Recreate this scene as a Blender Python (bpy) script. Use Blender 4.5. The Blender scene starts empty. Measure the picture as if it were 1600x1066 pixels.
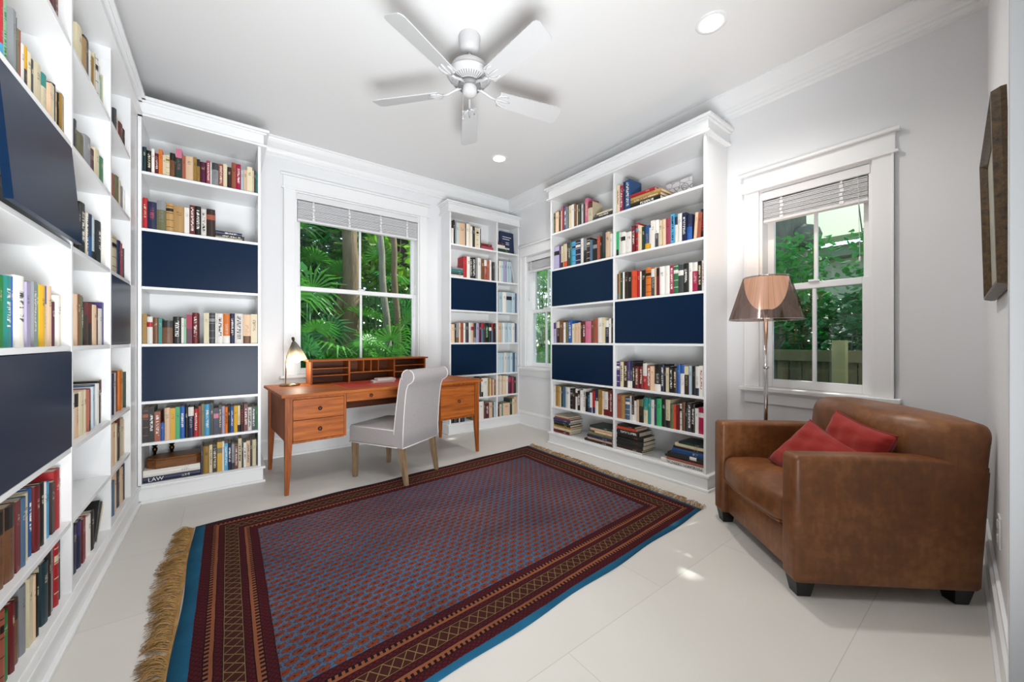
import bpy, bmesh, math, random
from mathutils import Vector, Matrix
PI = math.pi
sc = bpy.context.scene
C = sc.collection

# ---------------------------------------------------------------- camera, world, lights, exposure
EYE = 1.14
YAW = math.radians(37.1)
F_PX = 592.0
cam_data = bpy.data.cameras.new('camera')
cam_data.sensor_fit = 'HORIZONTAL'
cam_data.sensor_width = 36.0
cam_data.lens = 36.0 * F_PX / 1600.0
cam_data.clip_start = 0.02
cam_data.clip_end = 200
cam = bpy.data.objects.new('camera', cam_data)
cam.location = (0, 0, EYE)
cam.rotation_euler = (PI / 2, 0, -YAW)
C.objects.link(cam)
sc.camera = cam

sc.view_settings.view_transform = 'Standard'
sc.view_settings.look = 'None'
sc.view_settings.gamma = 1.0
sc.view_settings.use_curve_mapping = False
sc.view_settings.exposure = -0.05

world = bpy.data.worlds.new('sky')
sc.world = world
world.use_nodes = True
wn = world.node_tree
wn.nodes.clear()
wo = wn.nodes.new('ShaderNodeOutputWorld')
wb = wn.nodes.new('ShaderNodeBackground')
ws = wn.nodes.new('ShaderNodeTexSky')
ws.sky_type = 'NISHITA'
ws.sun_disc = False
ws.sun_elevation = math.radians(50)
ws.sun_rotation = math.radians(100)
wb.inputs['Strength'].default_value = 0.7
wn.links.new(ws.outputs[0], wb.inputs['Color'])
wn.links.new(wb.outputs[0], wo.inputs['Surface'])

def lamp(name, kind, loc, energy, color=(1, 1, 1), rot=(0, 0, 0), **kw):
    l = bpy.data.lights.new(name, kind)
    l.energy = energy
    l.color = color
    for k, v in kw.items():
        setattr(l, k, v)
    o = bpy.data.objects.new(name, l)
    o.location = loc
    o.rotation_euler = rot
    C.objects.link(o)
    return o

def aim(direction):
    return Vector(direction).to_track_quat('-Z', 'Y').to_euler()

lamp('sun', 'SUN', (8, 0, 8), 9.0, (1.0, 0.96, 0.9), aim((-1.0, 0.16, -1.05)), angle=math.radians(0.6))
# added fill lamp, unseen in the hall behind the doorway
lamp('hall_fill', 'SPOT', (0.92, -1.5, 1.6), 185.0, (0.95, 0.98, 1.0), aim((-0.02, 1.0, -0.1)), spot_size=math.radians(72), spot_blend=0.8, shadow_soft_size=0.35)
# low strobe standing in the doorway, aimed up into the room
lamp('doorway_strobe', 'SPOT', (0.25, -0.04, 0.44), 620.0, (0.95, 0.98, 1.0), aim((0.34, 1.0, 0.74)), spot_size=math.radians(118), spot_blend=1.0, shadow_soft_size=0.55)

# ---------------------------------------------------------------- node helpers
def s2l(c):
    return c / 12.92 if c <= 0.04045 else ((c + 0.055) / 1.055) ** 2.4

def hexc(h):
    return tuple(s2l(int(h[i:i + 2], 16) / 255) for i in (0, 2, 4)) + (1.0,)

class NT:
    """small wrapper that turns python arithmetic into math nodes"""
    def __init__(s, name):
        s.m = bpy.data.materials.new(name)
        s.m.use_nodes = True
        s.t = s.m.node_tree
        s.t.nodes.clear()
        s.out = s.t.nodes.new('ShaderNodeOutputMaterial')
    def node(s, kind, ins=None, **props):
        n = s.t.nodes.new(kind)
        for k, v in props.items():
            setattr(n, k, v)
        for k, v in (ins or {}).items():
            s.put(n.inputs[k], v)
        return n
    def put(s, sock, v):
        if isinstance(v, V):
            v = v.s
        if isinstance(v, bpy.types.NodeSocket):
            s.t.links.new(v, sock)
        else:
            if sock.type == 'RGBA' and isinstance(v, str):
                v = hexc(v)
            if sock.type == 'VECTOR' and isinstance(v, (int, float)):
                v = (v, v, v)
            sock.default_value = v
    def math(s, op, a, b=0.0, c=None):
        n = s.t.nodes.new('ShaderNodeMath')
        n.operation = op
        s.put(n.inputs[0], a)
        s.put(n.inputs[1], b)
        if c is not None:
            s.put(n.inputs[2], c)
        return V(s, n.outputs[0])
    def mix(s, fac, a, b):
        n = s.t.nodes.new('ShaderNodeMix')
        n.data_type = 'RGBA'
        s.put(n.inputs[0], fac)
        s.put(n.inputs[6], a)
        s.put(n.inputs[7], b)
        return n.outputs[2]
    def noise(s, vec, scale, detail=2.0, rough=0.5, out=0):
        n = s.t.nodes.new('ShaderNodeTexNoise')
        s.put(n.inputs['Vector'], vec)
        n.inputs['Scale'].default_value = scale
        n.inputs['Detail'].default_value = detail
        n.inputs['Roughness'].default_value = rough
        return V(s, n.outputs[out]) if out == 0 else n.outputs[out]
    def coord(s, which='Object', scale=None):
        n = s.t.nodes.new('ShaderNodeTexCoord')
        o = n.outputs[which]
        if scale:
            mp = s.t.nodes.new('ShaderNodeMapping')
            s.put(mp.inputs['Vector'], o)
            mp.inputs['Scale'].default_value = scale
            return mp.outputs[0]
        return o
    def xyz(s, vec):
        n = s.t.nodes.new('ShaderNodeSeparateXYZ')
        s.put(n.inputs[0], vec)
        return [V(s, o) for o in n.outputs]
    def vec(s, x, y, z=0.0):
        n = s.t.nodes.new('ShaderNodeCombineXYZ')
        for i, v in enumerate((x, y, z)):
            s.put(n.inputs[i], v)
        return n.outputs[0]
    def bsdf(s, color, rough=0.5, metal=0.0, bump=None, bstr=0.2, bdist=0.002, **ins):
        p = s.t.nodes.new('ShaderNodeBsdfPrincipled')
        s.put(p.inputs['Base Color'], color)
        s.put(p.inputs['Roughness'], rough)
        s.put(p.inputs['Metallic'], metal)
        for k, v in ins.items():
            s.put(p.inputs[k.replace('_', ' ')], v)
        if bump is not None:
            b = s.t.nodes.new('ShaderNodeBump')
            b.inputs['Strength'].default_value = bstr
            b.inputs['Distance'].default_value = bdist
            s.put(b.inputs['Height'], bump)
            s.t.links.new(b.outputs[0], p.inputs['Normal'])
        s.t.links.new(p.outputs[0], s.out.inputs['Surface'])
        return p

class V:
    def __init__(s, nt, sock): s.n = nt; s.s = sock
    def __add__(s, o): return s.n.math('ADD', s, o)
    __radd__ = __add__
    def __sub__(s, o): return s.n.math('SUBTRACT', s, o)
    def __rsub__(s, o): return s.n.math('SUBTRACT', o, s)
    def __mul__(s, o): return s.n.math('MULTIPLY', s, o)
    __rmul__ = __mul__
    def __truediv__(s, o): return s.n.math('DIVIDE', s, o)
    def __gt__(s, o): return s.n.math('GREATER_THAN', s, o)
    def __lt__(s, o): return s.n.math('LESS_THAN', s, o)
    def frac(s): return s.n.math('FRACT', s)
    def floor(s): return s.n.math('FLOOR', s)
    def abs(s): return s.n.math('ABSOLUTE', s)
    def min(s, o): return s.n.math('MINIMUM', s, o)
    def max(s, o): return s.n.math('MAXIMUM', s, o)
    def sat(s): return s.n.math('MINIMUM', s.n.math('MAXIMUM', s, 0.0), 1.0)

MATS = {}
def plain(name, h, rough=0.5, metal=0.0, vary=0.0, scale=8.0, bump=0.0, bscale=200.0, **ins):
    if name in MATS:
        return MATS[name]
    n = NT(name)
    col = hexc(h)
    o = n.coord('Object')
    if vary:
        f = n.noise(o, scale, 3.0)
        dark = tuple(c * (1 - vary) for c in col[:3]) + (1,)
        lite = tuple(min(1, c * (1 + vary)) for c in col[:3]) + (1,)
        colr = n.mix(f, dark, lite)
    else:
        colr = col
    n.bsdf(colr, rough, metal, bump=n.noise(o, bscale, 2.0) if bump else None, bstr=bump, **ins)
    MATS[name] = n.m
    return n.m

def wood(name, dark, mid, lite, rough=0.42, scale=(1.5, 22, 22), coat=0.0):
    n = NT(name)
    o = n.coord('Object', scale)
    f = n.noise(o, 1.6, 6.0, 0.6)
    g = n.noise(n.coord('Object', tuple(k * 6 for k in scale)), 1.5, 3.0)
    r = n.node('ShaderNodeValToRGB', {0: (f * 0.75 + g * 0.25)})
    r.color_ramp.elements[0].position = 0.32
    r.color_ramp.elements[0].color = hexc(dark)
    r.color_ramp.elements[1].position = 0.68
    r.color_ramp.elements[1].color = hexc(lite)
    e = r.color_ramp.elements.new(0.5)
    e.color = hexc(mid)
    n.bsdf(r.outputs[0], rough, bump=g, bstr=0.06, Specular_IOR_Level=0.3)
    return n.m

M_WALL = plain('wall_paint', 'e3e4e6', 0.55, bump=0.03, bscale=300)
M_CEIL = plain('ceiling_paint', 'e6e6e6', 0.6)
M_TRIM = plain('white_trim', 'eaebec', 0.33)
M_CASE = plain('white_lacquer', 'e8e9ea', 0.3)
M_NAVY = plain('navy_lacquer', '09203a', 0.32, vary=0.04, scale=3, Specular_IOR_Level=0.16)
M_BLIND = plain('blind_slats', 'dedee0', 0.45)
M_CHERRY = wood('cherry_wood', '6e3812', '9c521c', 'b4682a', 0.5)
M_CHERRYV = wood('cherry_wood_upright', '623010', '904a18', 'aa5e24', 0.5, scale=(22, 22, 1.5))
M_CHERRYD = wood('cherry_wood_inner', '3c1b0a', '56290f', '6a3414', 0.5)
M_OAK = wood('weathered_oak', '5a4734', '77624a', '8d775c', 0.5, scale=(20, 20, 2))
M_LINEN = None
M_BRASS = plain('aged_brass', 'a08a66', 0.3, 1.0)
M_DKBRASS = plain('dark_brass', '4a3a20', 0.35, 1.0)
M_CHROME = plain('polished_chrome', 'c9c4c2', 0.12, 1.0)
M_KNOB = plain('dark_knob', '3a1a10', 0.3)
M_PAGES = plain('page_block', 'cfc4ae', 0.8, vary=0.12, scale=60)
M_BLACK = plain('black_wood', '0d0b0a', 0.4)

def linen():
    n = NT('grey_linen')
    o = n.coord('Object')
    x, y, z = n.xyz(o)
    a = n.noise(n.vec(x * 40, y * 40, z * 900), 1.0, 2.0)
    b = n.noise(n.vec(x * 900, y * 900, z * 40), 1.0, 2.0)
    f = (a + b) * 0.5
    c = n.mix(f, hexc('716b6c'), hexc('a9a3a2'))
    n.bsdf(c, 0.85, bump=f, bstr=0.25, Sheen_Weight=0.25)
    return n.m
M_LINEN = linen()
M_PIPING = plain('pale_piping', 'c9c3bf', 0.8)

def leather():
    n = NT('tan_leather')
    o = n.coord('Object')
    big = n.noise(o, 3.2, 4.0, 0.6)
    fine = n.noise(o, 26.0, 5.0, 0.65)
    grain = n.noise(o, 420.0, 2.0)
    x, y, z = n.xyz(o)
    scr = n.noise(n.vec(x * 50, y * 50, z * 9), 1.0, 3.0)
    f = (big * 0.55 + fine * 0.3 + scr * 0.15)
    r = n.node('ShaderNodeValToRGB', {0: f})
    el = r.color_ramp.elements
    el[0].position = 0.3
    el[0].color = hexc('523018')
    el[1].position = 0.72
    el[1].color = hexc('9c6a3e')
    e = el.new(0.5)
    e.color = hexc('764724')
    n.bsdf(r.outputs[0], (fine * 0.25 + 0.27), bump=(grain * 0.4 + fine), bstr=0.16, bdist=0.003)
    return n.m
M_LEATHER = leather()

def velvet(name, dark, lite):
    n = NT(name)
    o = n.coord('Object')
    f = n.noise(o, 7.0, 3.0)
    w = n.noise(n.coord('Object', (6, 6, 26)), 1.2, 3.0)
    n.bsdf(n.mix(f, hexc(dark), hexc(lite)), 0.75, bump=w, bstr=0.35, bdist=0.012, Sheen_Weight=0.2, Specular_IOR_Level=0.2)
    return n.m
M_VELVET = velvet('red_velvet', '841d1a', 'a33028')

def tile_floor():
    n = NT('floor_tile')
    o = n.coord('Object')
    x, y, z = n.xyz(o)
    br = n.node('ShaderNodeTexBrick', {'Vector': n.vec(x + 0.22, y + 0.24, 0.0), 'Scale': 1.0, 'Mortar Size': 0.0022, 'Mortar Smooth': 0.6,
                                       'Brick Width': 1.22, 'Row Height': 0.61, 'Color1': 'd2cfc9', 'Color2': 'cbc8c2', 'Mortar': 'b3afa8'})
    cl = n.noise(o, 2.3, 5.0, 0.6)
    c = n.mix(cl * 0.5, br.outputs[0], hexc('dad7d2'))
    n.bsdf(c, (cl * 0.18 + 0.34), bump=n.noise(o, 30, 3.0), bstr=0.03)
    return n.m
M_FLOOR = tile_floor()

def glass():
    n = NT('window_glass')
    g = n.node('ShaderNodeBsdfGlossy', {'Color': (1, 1, 1, 1), 'Roughness': 0.02})
    t = n.node('ShaderNodeBsdfTransparent', {'Color': (0.93, 0.97, 0.95, 1)})
    fr = n.node('ShaderNodeFresnel', {'IOR': 1.3})
    mx = n.node('ShaderNodeMixShader')
    n.t.links.new(fr.outputs[0], mx.inputs[0])
    n.t.links.new(t.outputs[0], mx.inputs[1])
    n.t.links.new(g.outputs[0], mx.inputs[2])
    n.t.links.new(mx.outputs[0], n.out.inputs['Surface'])
    return n.m
M_GLASS = glass()

def emit(name, h, strength):
    n = NT(name)
    e = n.node('ShaderNodeEmission', {'Color': h, 'Strength': strength})
    n.t.links.new(e.outputs[0], n.out.inputs['Surface'])
    return n.m

# ---------------------------------------------------------------- mesh helpers
class MB:
    """collects shapes into one mesh"""
    def __init__(s):
        s.v = []; s.f = []; s.mi = []; s.sm = []
    def add(s, vs, fs, mi=0, smooth=False, mat=None):
        b = len(s.v)
        if mat is not None:
            vs = [tuple(mat @ Vector(p)) for p in vs]
        s.v += [tuple(p) for p in vs]
        for f in fs:
            s.f.append([i + b for i in f]); s.mi.append(mi); s.sm.append(smooth)
        return s
    def box(s, x0, y0, z0, x1, y1, z1, mi=0, mat=None):
        vs = [(x0, y0, z0), (x1, y0, z0), (x1, y1, z0), (x0, y1, z0), (x0, y0, z1), (x1, y0, z1), (x1, y1, z1), (x0, y1, z1)]
        fs = [(0, 3, 2, 1), (4, 5, 6, 7), (0, 1, 5, 4), (1, 2, 6, 5), (2, 3, 7, 6), (3, 0, 4, 7)]
        return s.add(vs, fs, mi, False, mat)
    def lathe(s, prof, seg=24, mi=0, mat=None, smooth=True, cap=True):
        vs, fs = [], []
        for r, z in prof:
            for k in range(seg):
                a = 2 * PI * k / seg
                vs.append((r * math.cos(a), r * math.sin(a), z))
        n = len(prof)
        for i in range(n - 1):
            for k in range(seg):
                k2 = (k + 1) % seg
                fs.append((i * seg + k, i * seg + k2, (i + 1) * seg + k2, (i + 1) * seg + k))
        if cap:
            fs.append(tuple(reversed(range(seg))))
            fs.append(tuple((n - 1) * seg + k for k in range(seg)))
        return s.add(vs, fs, mi, smooth, mat)
    def tube(s, pts, rad, seg=8, mi=0, mat=None):
        pts = [Vector(p) for p in pts]
        vs, fs = [], []
        n = len(pts)
        rr = rad if isinstance(rad, (list, tuple)) else [rad] * n
        tot = (pts[-1] - pts[0])
        up = Vector((0, 0, 1)) if abs(tot.z) < 0.75 * tot.length or tot.length < 1e-6 else Vector((0, 1, 0))
        for i, p in enumerate(pts):
            d = (pts[min(i + 1, n - 1)] - pts[max(i - 1, 0)]).normalized()
            a = d.cross(up)
            if a.length < 1e-3:
                a = d.cross(Vector((1, 0, 0)))
            a.normalize(); b = a.cross(d).normalized()
            for k in range(seg):
                t = 2 * PI * k / seg
                vs.append(p + (a * math.cos(t) + b * math.sin(t)) * rr[i])
        for i in range(n - 1):
            for k in range(seg):
                k2 = (k + 1) % seg
                fs.append((i * seg + k, i * seg + k2, (i + 1) * seg + k2, (i + 1) * seg + k))
        fs.append(tuple(range(seg - 1, -1, -1))); fs.append(tuple((n - 1) * seg + k for k in range(seg)))
        return s.add(vs, fs, mi, True, mat)
    def prism(s, poly, a, b, axis='y', mi=0, mat=None, smooth=False):
        """polygon in the plane across axis, extruded from a to b"""
        def P(p, t):
            return {'y': (p[0], t, p[1]), 'x': (t, p[0], p[1]), 'z': (p[0], p[1], t)}[axis]
        n = len(poly)
        vs = [P(p, a) for p in poly] + [P(p, b) for p in poly]
        fs = [tuple(range(n)), tuple(reversed(range(n, 2 * n)))]
        fs += [(i, i + n, (i + 1) % n + n, (i + 1) % n) for i in range(n)]
        return s.add(vs, fs, mi, smooth, mat)
    def mesh(s, name, mats):
        me = bpy.data.meshes.new(name)
        me.from_pydata(s.v, [], s.f)
        for m in (mats if isinstance(mats, (list, tuple)) else [mats]):
            me.materials.append(m)
        me.polygons.foreach_set('material_index', s.mi)
        me.polygons.foreach_set('use_smooth', s.sm)
        bm = bmesh.new(); bm.from_mesh(me)
        bmesh.ops.recalc_face_normals(bm, faces=bm.faces)
        bm.to_mesh(me); bm.free()
        me.update()
        return me
    def build(s, name, mats, parent=None, bevel=0.0, seg=2, sub=0):
        return obj(name, s.mesh(name, mats), parent, bevel, seg, sub)

def obj(name, me, parent=None, bevel=0.0, seg=2, sub=0):
    o = bpy.data.objects.new(name, me)
    C.objects.link(o)
    o.parent = parent
    if bevel:
        b = o.modifiers.new('bevel', 'BEVEL'); b.width = bevel; b.segments = seg
        b.limit_method = 'ANGLE'; b.angle_limit = math.radians(40)
        b.harden_normals = False
    if sub:
        q = o.modifiers.new('subdivision', 'SUBSURF'); q.levels = sub; q.render_levels = sub
    return o

def tag(o, label, cat, group=None, kind=None):
    o['label'] = label; o['category'] = cat
    if group: o['group'] = group
    if kind: o['kind'] = kind
    return o

def thing(name, label, cat, loc=(0, 0, 0), rz=0.0, group=None):
    o = bpy.data.objects.new(name, None)
    o.empty_display_size = 0.1
    C.objects.link(o); o.location = loc; o.rotation_euler = (0, 0, rz)
    return tag(o, label, cat, group)

def struct(o, label=None):
    o['kind'] = 'structure'
    if label: o['label'] = label
    return o

def copy_tree(o, parent=None):
    c = o.copy(); C.objects.link(c); c.parent = parent
    for ch in [k for k in KIDS.get(o.name, [])]:
        copy_tree(ch, c)
    return c
KIDS = {}
def kids_of(o):
    KIDS[o.name] = [c for c in bpy.data.objects if c.parent == o]
    for c in KIDS[o.name]:
        kids_of(c)
# ================================================================= ROOM
XL, XR, YB, ZC = -0.87, 3.25, 4.35, 3.10
BX0, BX1, BZ0, BZ1 = 0.557, 1.877, 0.80, 2.655      # back window opening
CY0, CY1 = 0.534, 1.165                             # right window opening behind the armchair
DY0, DY1 = 3.35, 3.98                               # window between the two bookcases
RZ0, RZ1 = 0.79, 2.285
WT = 0.16

struct(MB().box(XL - 0.3, -2.4, -0.1, XR + WT, YB + WT, 0).build('floor', M_FLOOR))
m = MB().box(XL - 0.3, -2.4, ZC, XR + WT, YB + WT, ZC + 0.1)
struct(m.build('ceiling', M_CEIL))

m = MB()
m.box(XL - 0.1, YB, 0, BX0, YB + WT, ZC); m.box(BX1, YB, 0, XR + WT, YB + WT, ZC)
m.box(BX0, YB, 0, BX1, YB + WT, BZ0 - 0.027); m.box(BX0, YB, BZ1, BX1, YB + WT, ZC)
struct(m.build('wall_back', M_WALL))
m = MB()
m.box(XR, -2.4, 0, XR + WT, CY0, ZC); m.box(XR, CY1, 0, XR + WT, DY0, ZC); m.box(XR, DY1, 0, XR + WT, YB, ZC)
for a, b in ((CY0, CY1), (DY0, DY1)):
    m.box(XR, a, 0, XR + WT, b, RZ0 - 0.027); m.box(XR, a, RZ1, XR + WT, b, ZC)
struct(m.build('wall_right', M_WALL))
struct(MB().box(XL - 0.1, -2.4, 0, XL, YB, ZC).build('wall_left', M_WALL))

# wall beside the doorway the picture is taken from
def yw(x): return 0.078 - 0.0615 * (3.2 - x)
JX = 1.27
NA = math.atan(0.0615)
m = MB()
def slab(m, x0, x1, d0, d1, z0, z1):
    vs = []
    for z in (z0, z1):
        for x, d in ((x0, d0), (x1, d0), (x1, d1), (x0, d1)):
            vs.append((x, yw(x) + d, z))
    m.add(vs, [(0, 3, 2, 1), (4, 5, 6, 7), (0, 1, 5, 4), (1, 2, 6, 5), (2, 3, 7, 6), (3, 0, 4, 7)])
slab(m, JX, XR, -0.14, 0.0, 0, ZC)
m.box(XL, -0.2, 0, -0.62, -0.06, ZC)
m.box(-0.62, -0.2, 2.5, JX, -0.06, ZC)
struct(m.build('wall_near', M_WALL))
struct(MB().box(XL, -2.4, 0, XR, -2.3, ZC).build('wall_hall', M_WALL))
# door casing
m = MB()
slab(m, JX - 0.012, JX + 0.085, 0.0, 0.022, 0, 2.52)
slab(m, JX - 0.004, JX + 0.02, 0.02, 0.046, 0, 2.52)
m.box(-0.62, -0.2, 0, -0.6, -0.05, 2.5)
m.box(-0.72, -0.06, 0, -0.62, -0.04, 2.52)
m.box(-0.72, -0.06, 2.5, JX + 0.085, -0.035, 2.62)
struct(m.build('trim_1', M_TRIM, bevel=0.002))
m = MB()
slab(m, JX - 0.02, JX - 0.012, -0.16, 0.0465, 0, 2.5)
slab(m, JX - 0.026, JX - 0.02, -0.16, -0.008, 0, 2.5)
struct(m.build('trim_5', plain('shaded_jamb', 'a3a4a6', 0.45), bevel=0.001))  # white jamb, its shade put into the colour as grey

# crown moulding profile (distance from wall, drop from ceiling)
CROWN = [(0, 0), (0.115, 0), (0.115, 0.014), (0.105, 0.02), (0.1, 0.03), (0.085, 0.052), (0.06, 0.078), (0.04, 0.095), (0.034, 0.115), (0.028, 0.125), (0.028, 0.14), (0.018, 0.15), (0.018, 0.165), (0, 0.175)]
BASE = [(0, 0.0), (0.028, 0.0), (0.026, 0.018), (0.017, 0.024), (0.017, 0.15), (0.02, 0.155), (0.02, 0.168), (0.012, 0.178), (0.01, 0.188), (0, 0.19)]
def run(prof, p0, p1, nrm, top, sgn, name, mt):
    """sweep a wall profile from p0 to p1; nrm points into the room"""
    m = MB()
    n = len(prof)
    vs = []
    for p in (p0, p1):
        for d, h in prof:
            vs.append((p[0] + nrm[0] * d, p[1] + nrm[1] * d, top + sgn * h))
    fs = [tuple(range(n)), tuple(reversed(range(n, 2 * n)))] + [(i, i + n, (i + 1) % n + n, (i + 1) % n) for i in range(n)]
    m.add(vs, fs)
    return struct(m.build(name, mt))
nn = (-math.sin(NA), math.cos(NA))
run(CROWN, (XL, YB), (XR, YB), (0, -1), ZC, -1, 'trim_2', M_TRIM)
run(CROWN, (XR, yw(XR)), (XR, YB), (-1, 0), ZC, -1, 'trim_3', M_TRIM)
run(CROWN, (XR, yw(XR)), (JX, yw(JX)), nn, ZC, -1, 'trim_4', M_TRIM)
run(BASE, (XL, YB), (XR, YB), (0, -1), 0, 1, 'baseboard_back', M_TRIM)
run(BASE, (XR, yw(XR)), (XR, YB), (-1, 0), 0, 1, 'baseboard_right', M_TRIM)
run(BASE, (XR, yw(XR)), (JX + 0.085, yw(JX + 0.085)), nn, 0, 1, 'baseboard_near', M_TRIM)

# ----------------------------------------------------------------- windows
# local frame of a window: x along the wall (to the viewer's right), y outwards, z up; origin on the inner wall face
def window(idx, origin, rz, w, z0, z1, zrail, case=0.1, muntin=True, stool=True):
    root = bpy.data.objects.new('window_%d' % idx, None); C.objects.link(root)
    root.location = origin; root.rotation_euler = (0, 0, rz)
    struct(root)
    m = MB()
    m.box(-case, -0.02, z0 - 0.0, 0, 0, z1); m.box(w, -0.02, z0, w + case, 0, z1)
    m.box(-case - 0.005, -0.022, z1, w + case + 0.005, 0, z1 + 0.125)
    m.box(-case - 0.028, -0.045, z1 + 0.125, w + case + 0.028, 0, z1 + 0.145)
    m.box(-case - 0.02, -0.034, z1 - 0.004, w + case + 0.02, 0, z1 + 0.014)
    m.box(-case, -0.026, z0, -case + 0.012, 0, z1); m.box(w + case - 0.012, -0.026, z0, w + case, 0, z1)
    m.build('casing', M_TRIM, root, bevel=0.003)
    m = MB()
    m.box(-case - 0.03, -0.055, z0 - 0.028, w + case + 0.03, 0.0, z0); m.box(0, 0.0, z0 - 0.028, w, 0.106, z0)
    m.build('window_sill', M_TRIM, root, bevel=0.004)
    m = MB()
    m.box(-case, -0.02, z0 - 0.12, w + case, 0, z0 - 0.028); m.box(-case, -0.03, z0 - 0.045, w + case, 0, z0 - 0.028)
    m.build('apron', M_TRIM, root, bevel=0.003)
    m = MB()                      # reveal
    m.box(0, 0, z0, 0.018, WT, z1); m.box(w - 0.018, 0, z0, w, WT, z1); m.box(0.018, 0, z1 - 0.018, w - 0.018, WT, z1); m.box(0.018, 0.106, z0 - 0.027, w - 0.018, WT, z0 + 0.012)
    m.build('jamb', M_TRIM, root)
    def sash(nm, ya, yb, za, zb, bot, top):
        st = 0.042
        m = MB()
        m.box(0.018, ya, za, 0.018 + st, yb, zb); m.box(w - 0.018 - st, ya, za, w - 0.018, yb, zb)
        m.box(0.018 + st, ya, za, w - 0.018 - st, yb, za + bot); m.box(0.018 + st, ya, zb - top, w - 0.018 - st, yb, zb)
        if muntin:
            m.box(w / 2 - 0.011, ya + 0.005, za + bot, w / 2 + 0.011, yb - 0.005, zb - top)
        s = m.build(nm, M_TRIM, root, bevel=0.003)
        g = MB().box(0.018 + st, (ya + yb) / 2 - 0.002, za + bot, w - 0.018 - st, (ya + yb) / 2 + 0.002, zb - top)
        g.build('pane', M_GLASS, s)
        return s
    sash('upper_sash', 0.105, 0.14, zrail - 0.005, z1 - 0.018, 0.042, 0.05)
    s = sash('lower_sash', 0.069, 0.104, z0 + 0.0005, zrail + 0.04, 0.06, 0.045)
    MB().box(w / 2 - 0.03, 0.055, zrail + 0.04, w / 2 + 0.03, 0.09, zrail + 0.055).build('sash_lock', M_TRIM, s, bevel=0.003)
    return root
window(1, (BX0, YB, 0), 0, BX1 - BX0, BZ0, BZ1, 1.665)
window(2, (XR, CY1, 0), -PI / 2, CY1 - CY0, RZ0, RZ1, 1.52, case=0.1)
window(3, (XR, DY1, 0), -PI / 2, DY1 - DY0, RZ0, RZ1, 1.52, case=0.1)

def blind(label, origin, rz, w, ztop, zbot, group, tapes, cords):
    t = thing('window_blind', label, 'blind', origin, rz, None)
    MB().box(0.02, 0.0, ztop - 0.045, w - 0.02, 0.05, ztop - 0.019).build('headrail', M_TRIM, t, bevel=0.002)
    MB().box(0.01, -0.012, ztop - 0.065, w - 0.01, 0.0, ztop - 0.004).build('valance', M_BLIND, t, bevel=0.003)
    n = int((ztop - 0.065 - zbot - 0.02) / 0.0095)
    m = MB()
    for i in range(n):
        z = zbot + 0.022 + i * 0.0095
        sl = 0.003 * math.sin(i * 2.1)
        mm = Matrix.Translation((0, sl, z)) @ Matrix.Rotation(0.10 * math.sin(i * 1.3), 4, 'X')
        m.box(0.024, 0.002, -0.0022, w - 0.024, 0.05, 0.0022, mat=mm)
    s = m.build('slats', M_BLIND, t)
    MB().box(0.022, 0.0, zbot, w - 0.022, 0.052, zbot + 0.018).build('bottom_rail', M_BLIND, t, bevel=0.003)
    for x in tapes:
        m = MB()
        for i in range(6):
            z = zbot + 0.012 + i * (ztop - 0.07 - zbot) / 6
            m.box(x - 0.012 + 0.004 * (i % 2), -0.004, z, x + 0.012 - 0.004 * (i % 3), 0.0, z + (ztop - 0.07 - zbot) / 6 * 0.8)
        m.build('ladder_tape', M_BLIND, t)
    for x, ln in cords:
        m = MB().tube([(x, -0.008, ztop - 0.06), (x + 0.004, -0.01, (ztop + zbot) / 2), (x + 0.012, -0.008, zbot - ln)], 0.0016, 6)
        m.lathe([(0.001, 0), (0.005, -0.004), (0.006, -0.03), (0.002, -0.034)], 10, mat=Matrix.Translation((x + 0.012, -0.008, zbot - ln)))
        m.build('pull_cord', M_BLIND, t)
blind('white slatted blind raised to the top of the wide window behind the desk', (BX0, YB + 0.006, 0), 0, BX1 - BX0, BZ1 - 0.018, 2.36, None, (0.17, 0.52, 0.86, 1.17), ((1.24, 0.9), (1.255, 0.55)))
blind('white slatted blind half gathered at the top of the window behind the armchair', (XR + 0.006, CY1, 0), -PI / 2, CY1 - CY0, RZ1 - 0.018, 2.035, None, (0.14, 0.48), ((0.56, 0.35),))
blind('white blind at the top of the narrow window between two bookcases', (XR + 0.006, DY1, 0), -PI / 2, DY1 - DY0, RZ1 - 0.018, 2.06, None, (0.1, 0.5), ((0.06, 0.35),))

# electrical plate on the wall beside the doorway
o = thing('wall_outlet', 'white wall outlet plate low on the wall behind the armchair', 'outlet', (2.40, yw(2.40), 0.40), NA)
MB().box(-0.04, 0, -0.06, 0.04, 0.006, 0.06).build('cover_plate', plain('outlet_plastic', 'd8d8d6', 0.3), o, bevel=0.002)
for z in (-0.028, 0.028):
    MB().box(-0.016, 0.006, z - 0.014, 0.016, 0.01, z + 0.014).build('socket', plain('socket_grey', 'bcbcbc', 0.3), o, bevel=0.003)

# recessed downlights
M_LENS = emit('downlight_lens', 'fff2dc', 14.0)
def downlight(label, x, y, watts):
    t = thing('recessed_downlight', label, 'ceiling light', (x, y, ZC), 0, None)
    MB().lathe([(0.062, 0.0), (0.062, -0.001), (0.07, -0.006), (0.088, -0.004), (0.09, 0.0)], 40, cap=False).build('trim_ring', M_TRIM, t)
    MB().lathe([(0.0, -0.0012), (0.061, -0.0012)], 40, cap=False).build('lamp_lens', M_LENS, t)
    lamp('downlight_spot', 'SPOT', (x, y, ZC - 0.02), watts, (1.0, 0.955, 0.9), (0, 0, 0), spot_size=math.radians(138), spot_blend=0.9, shadow_soft_size=0.05)
downlight('recessed ceiling downlight above the armchair', 2.385, 1.12, 80.0)
downlight('recessed ceiling downlight near the far corner, small in view', 2.346, 3.33, 50.0)
downlight('added ceiling downlight out of view over the left end of the rug', 0.30, 1.12, 80.0)  # added out of view to brighten the near left floor
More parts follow.
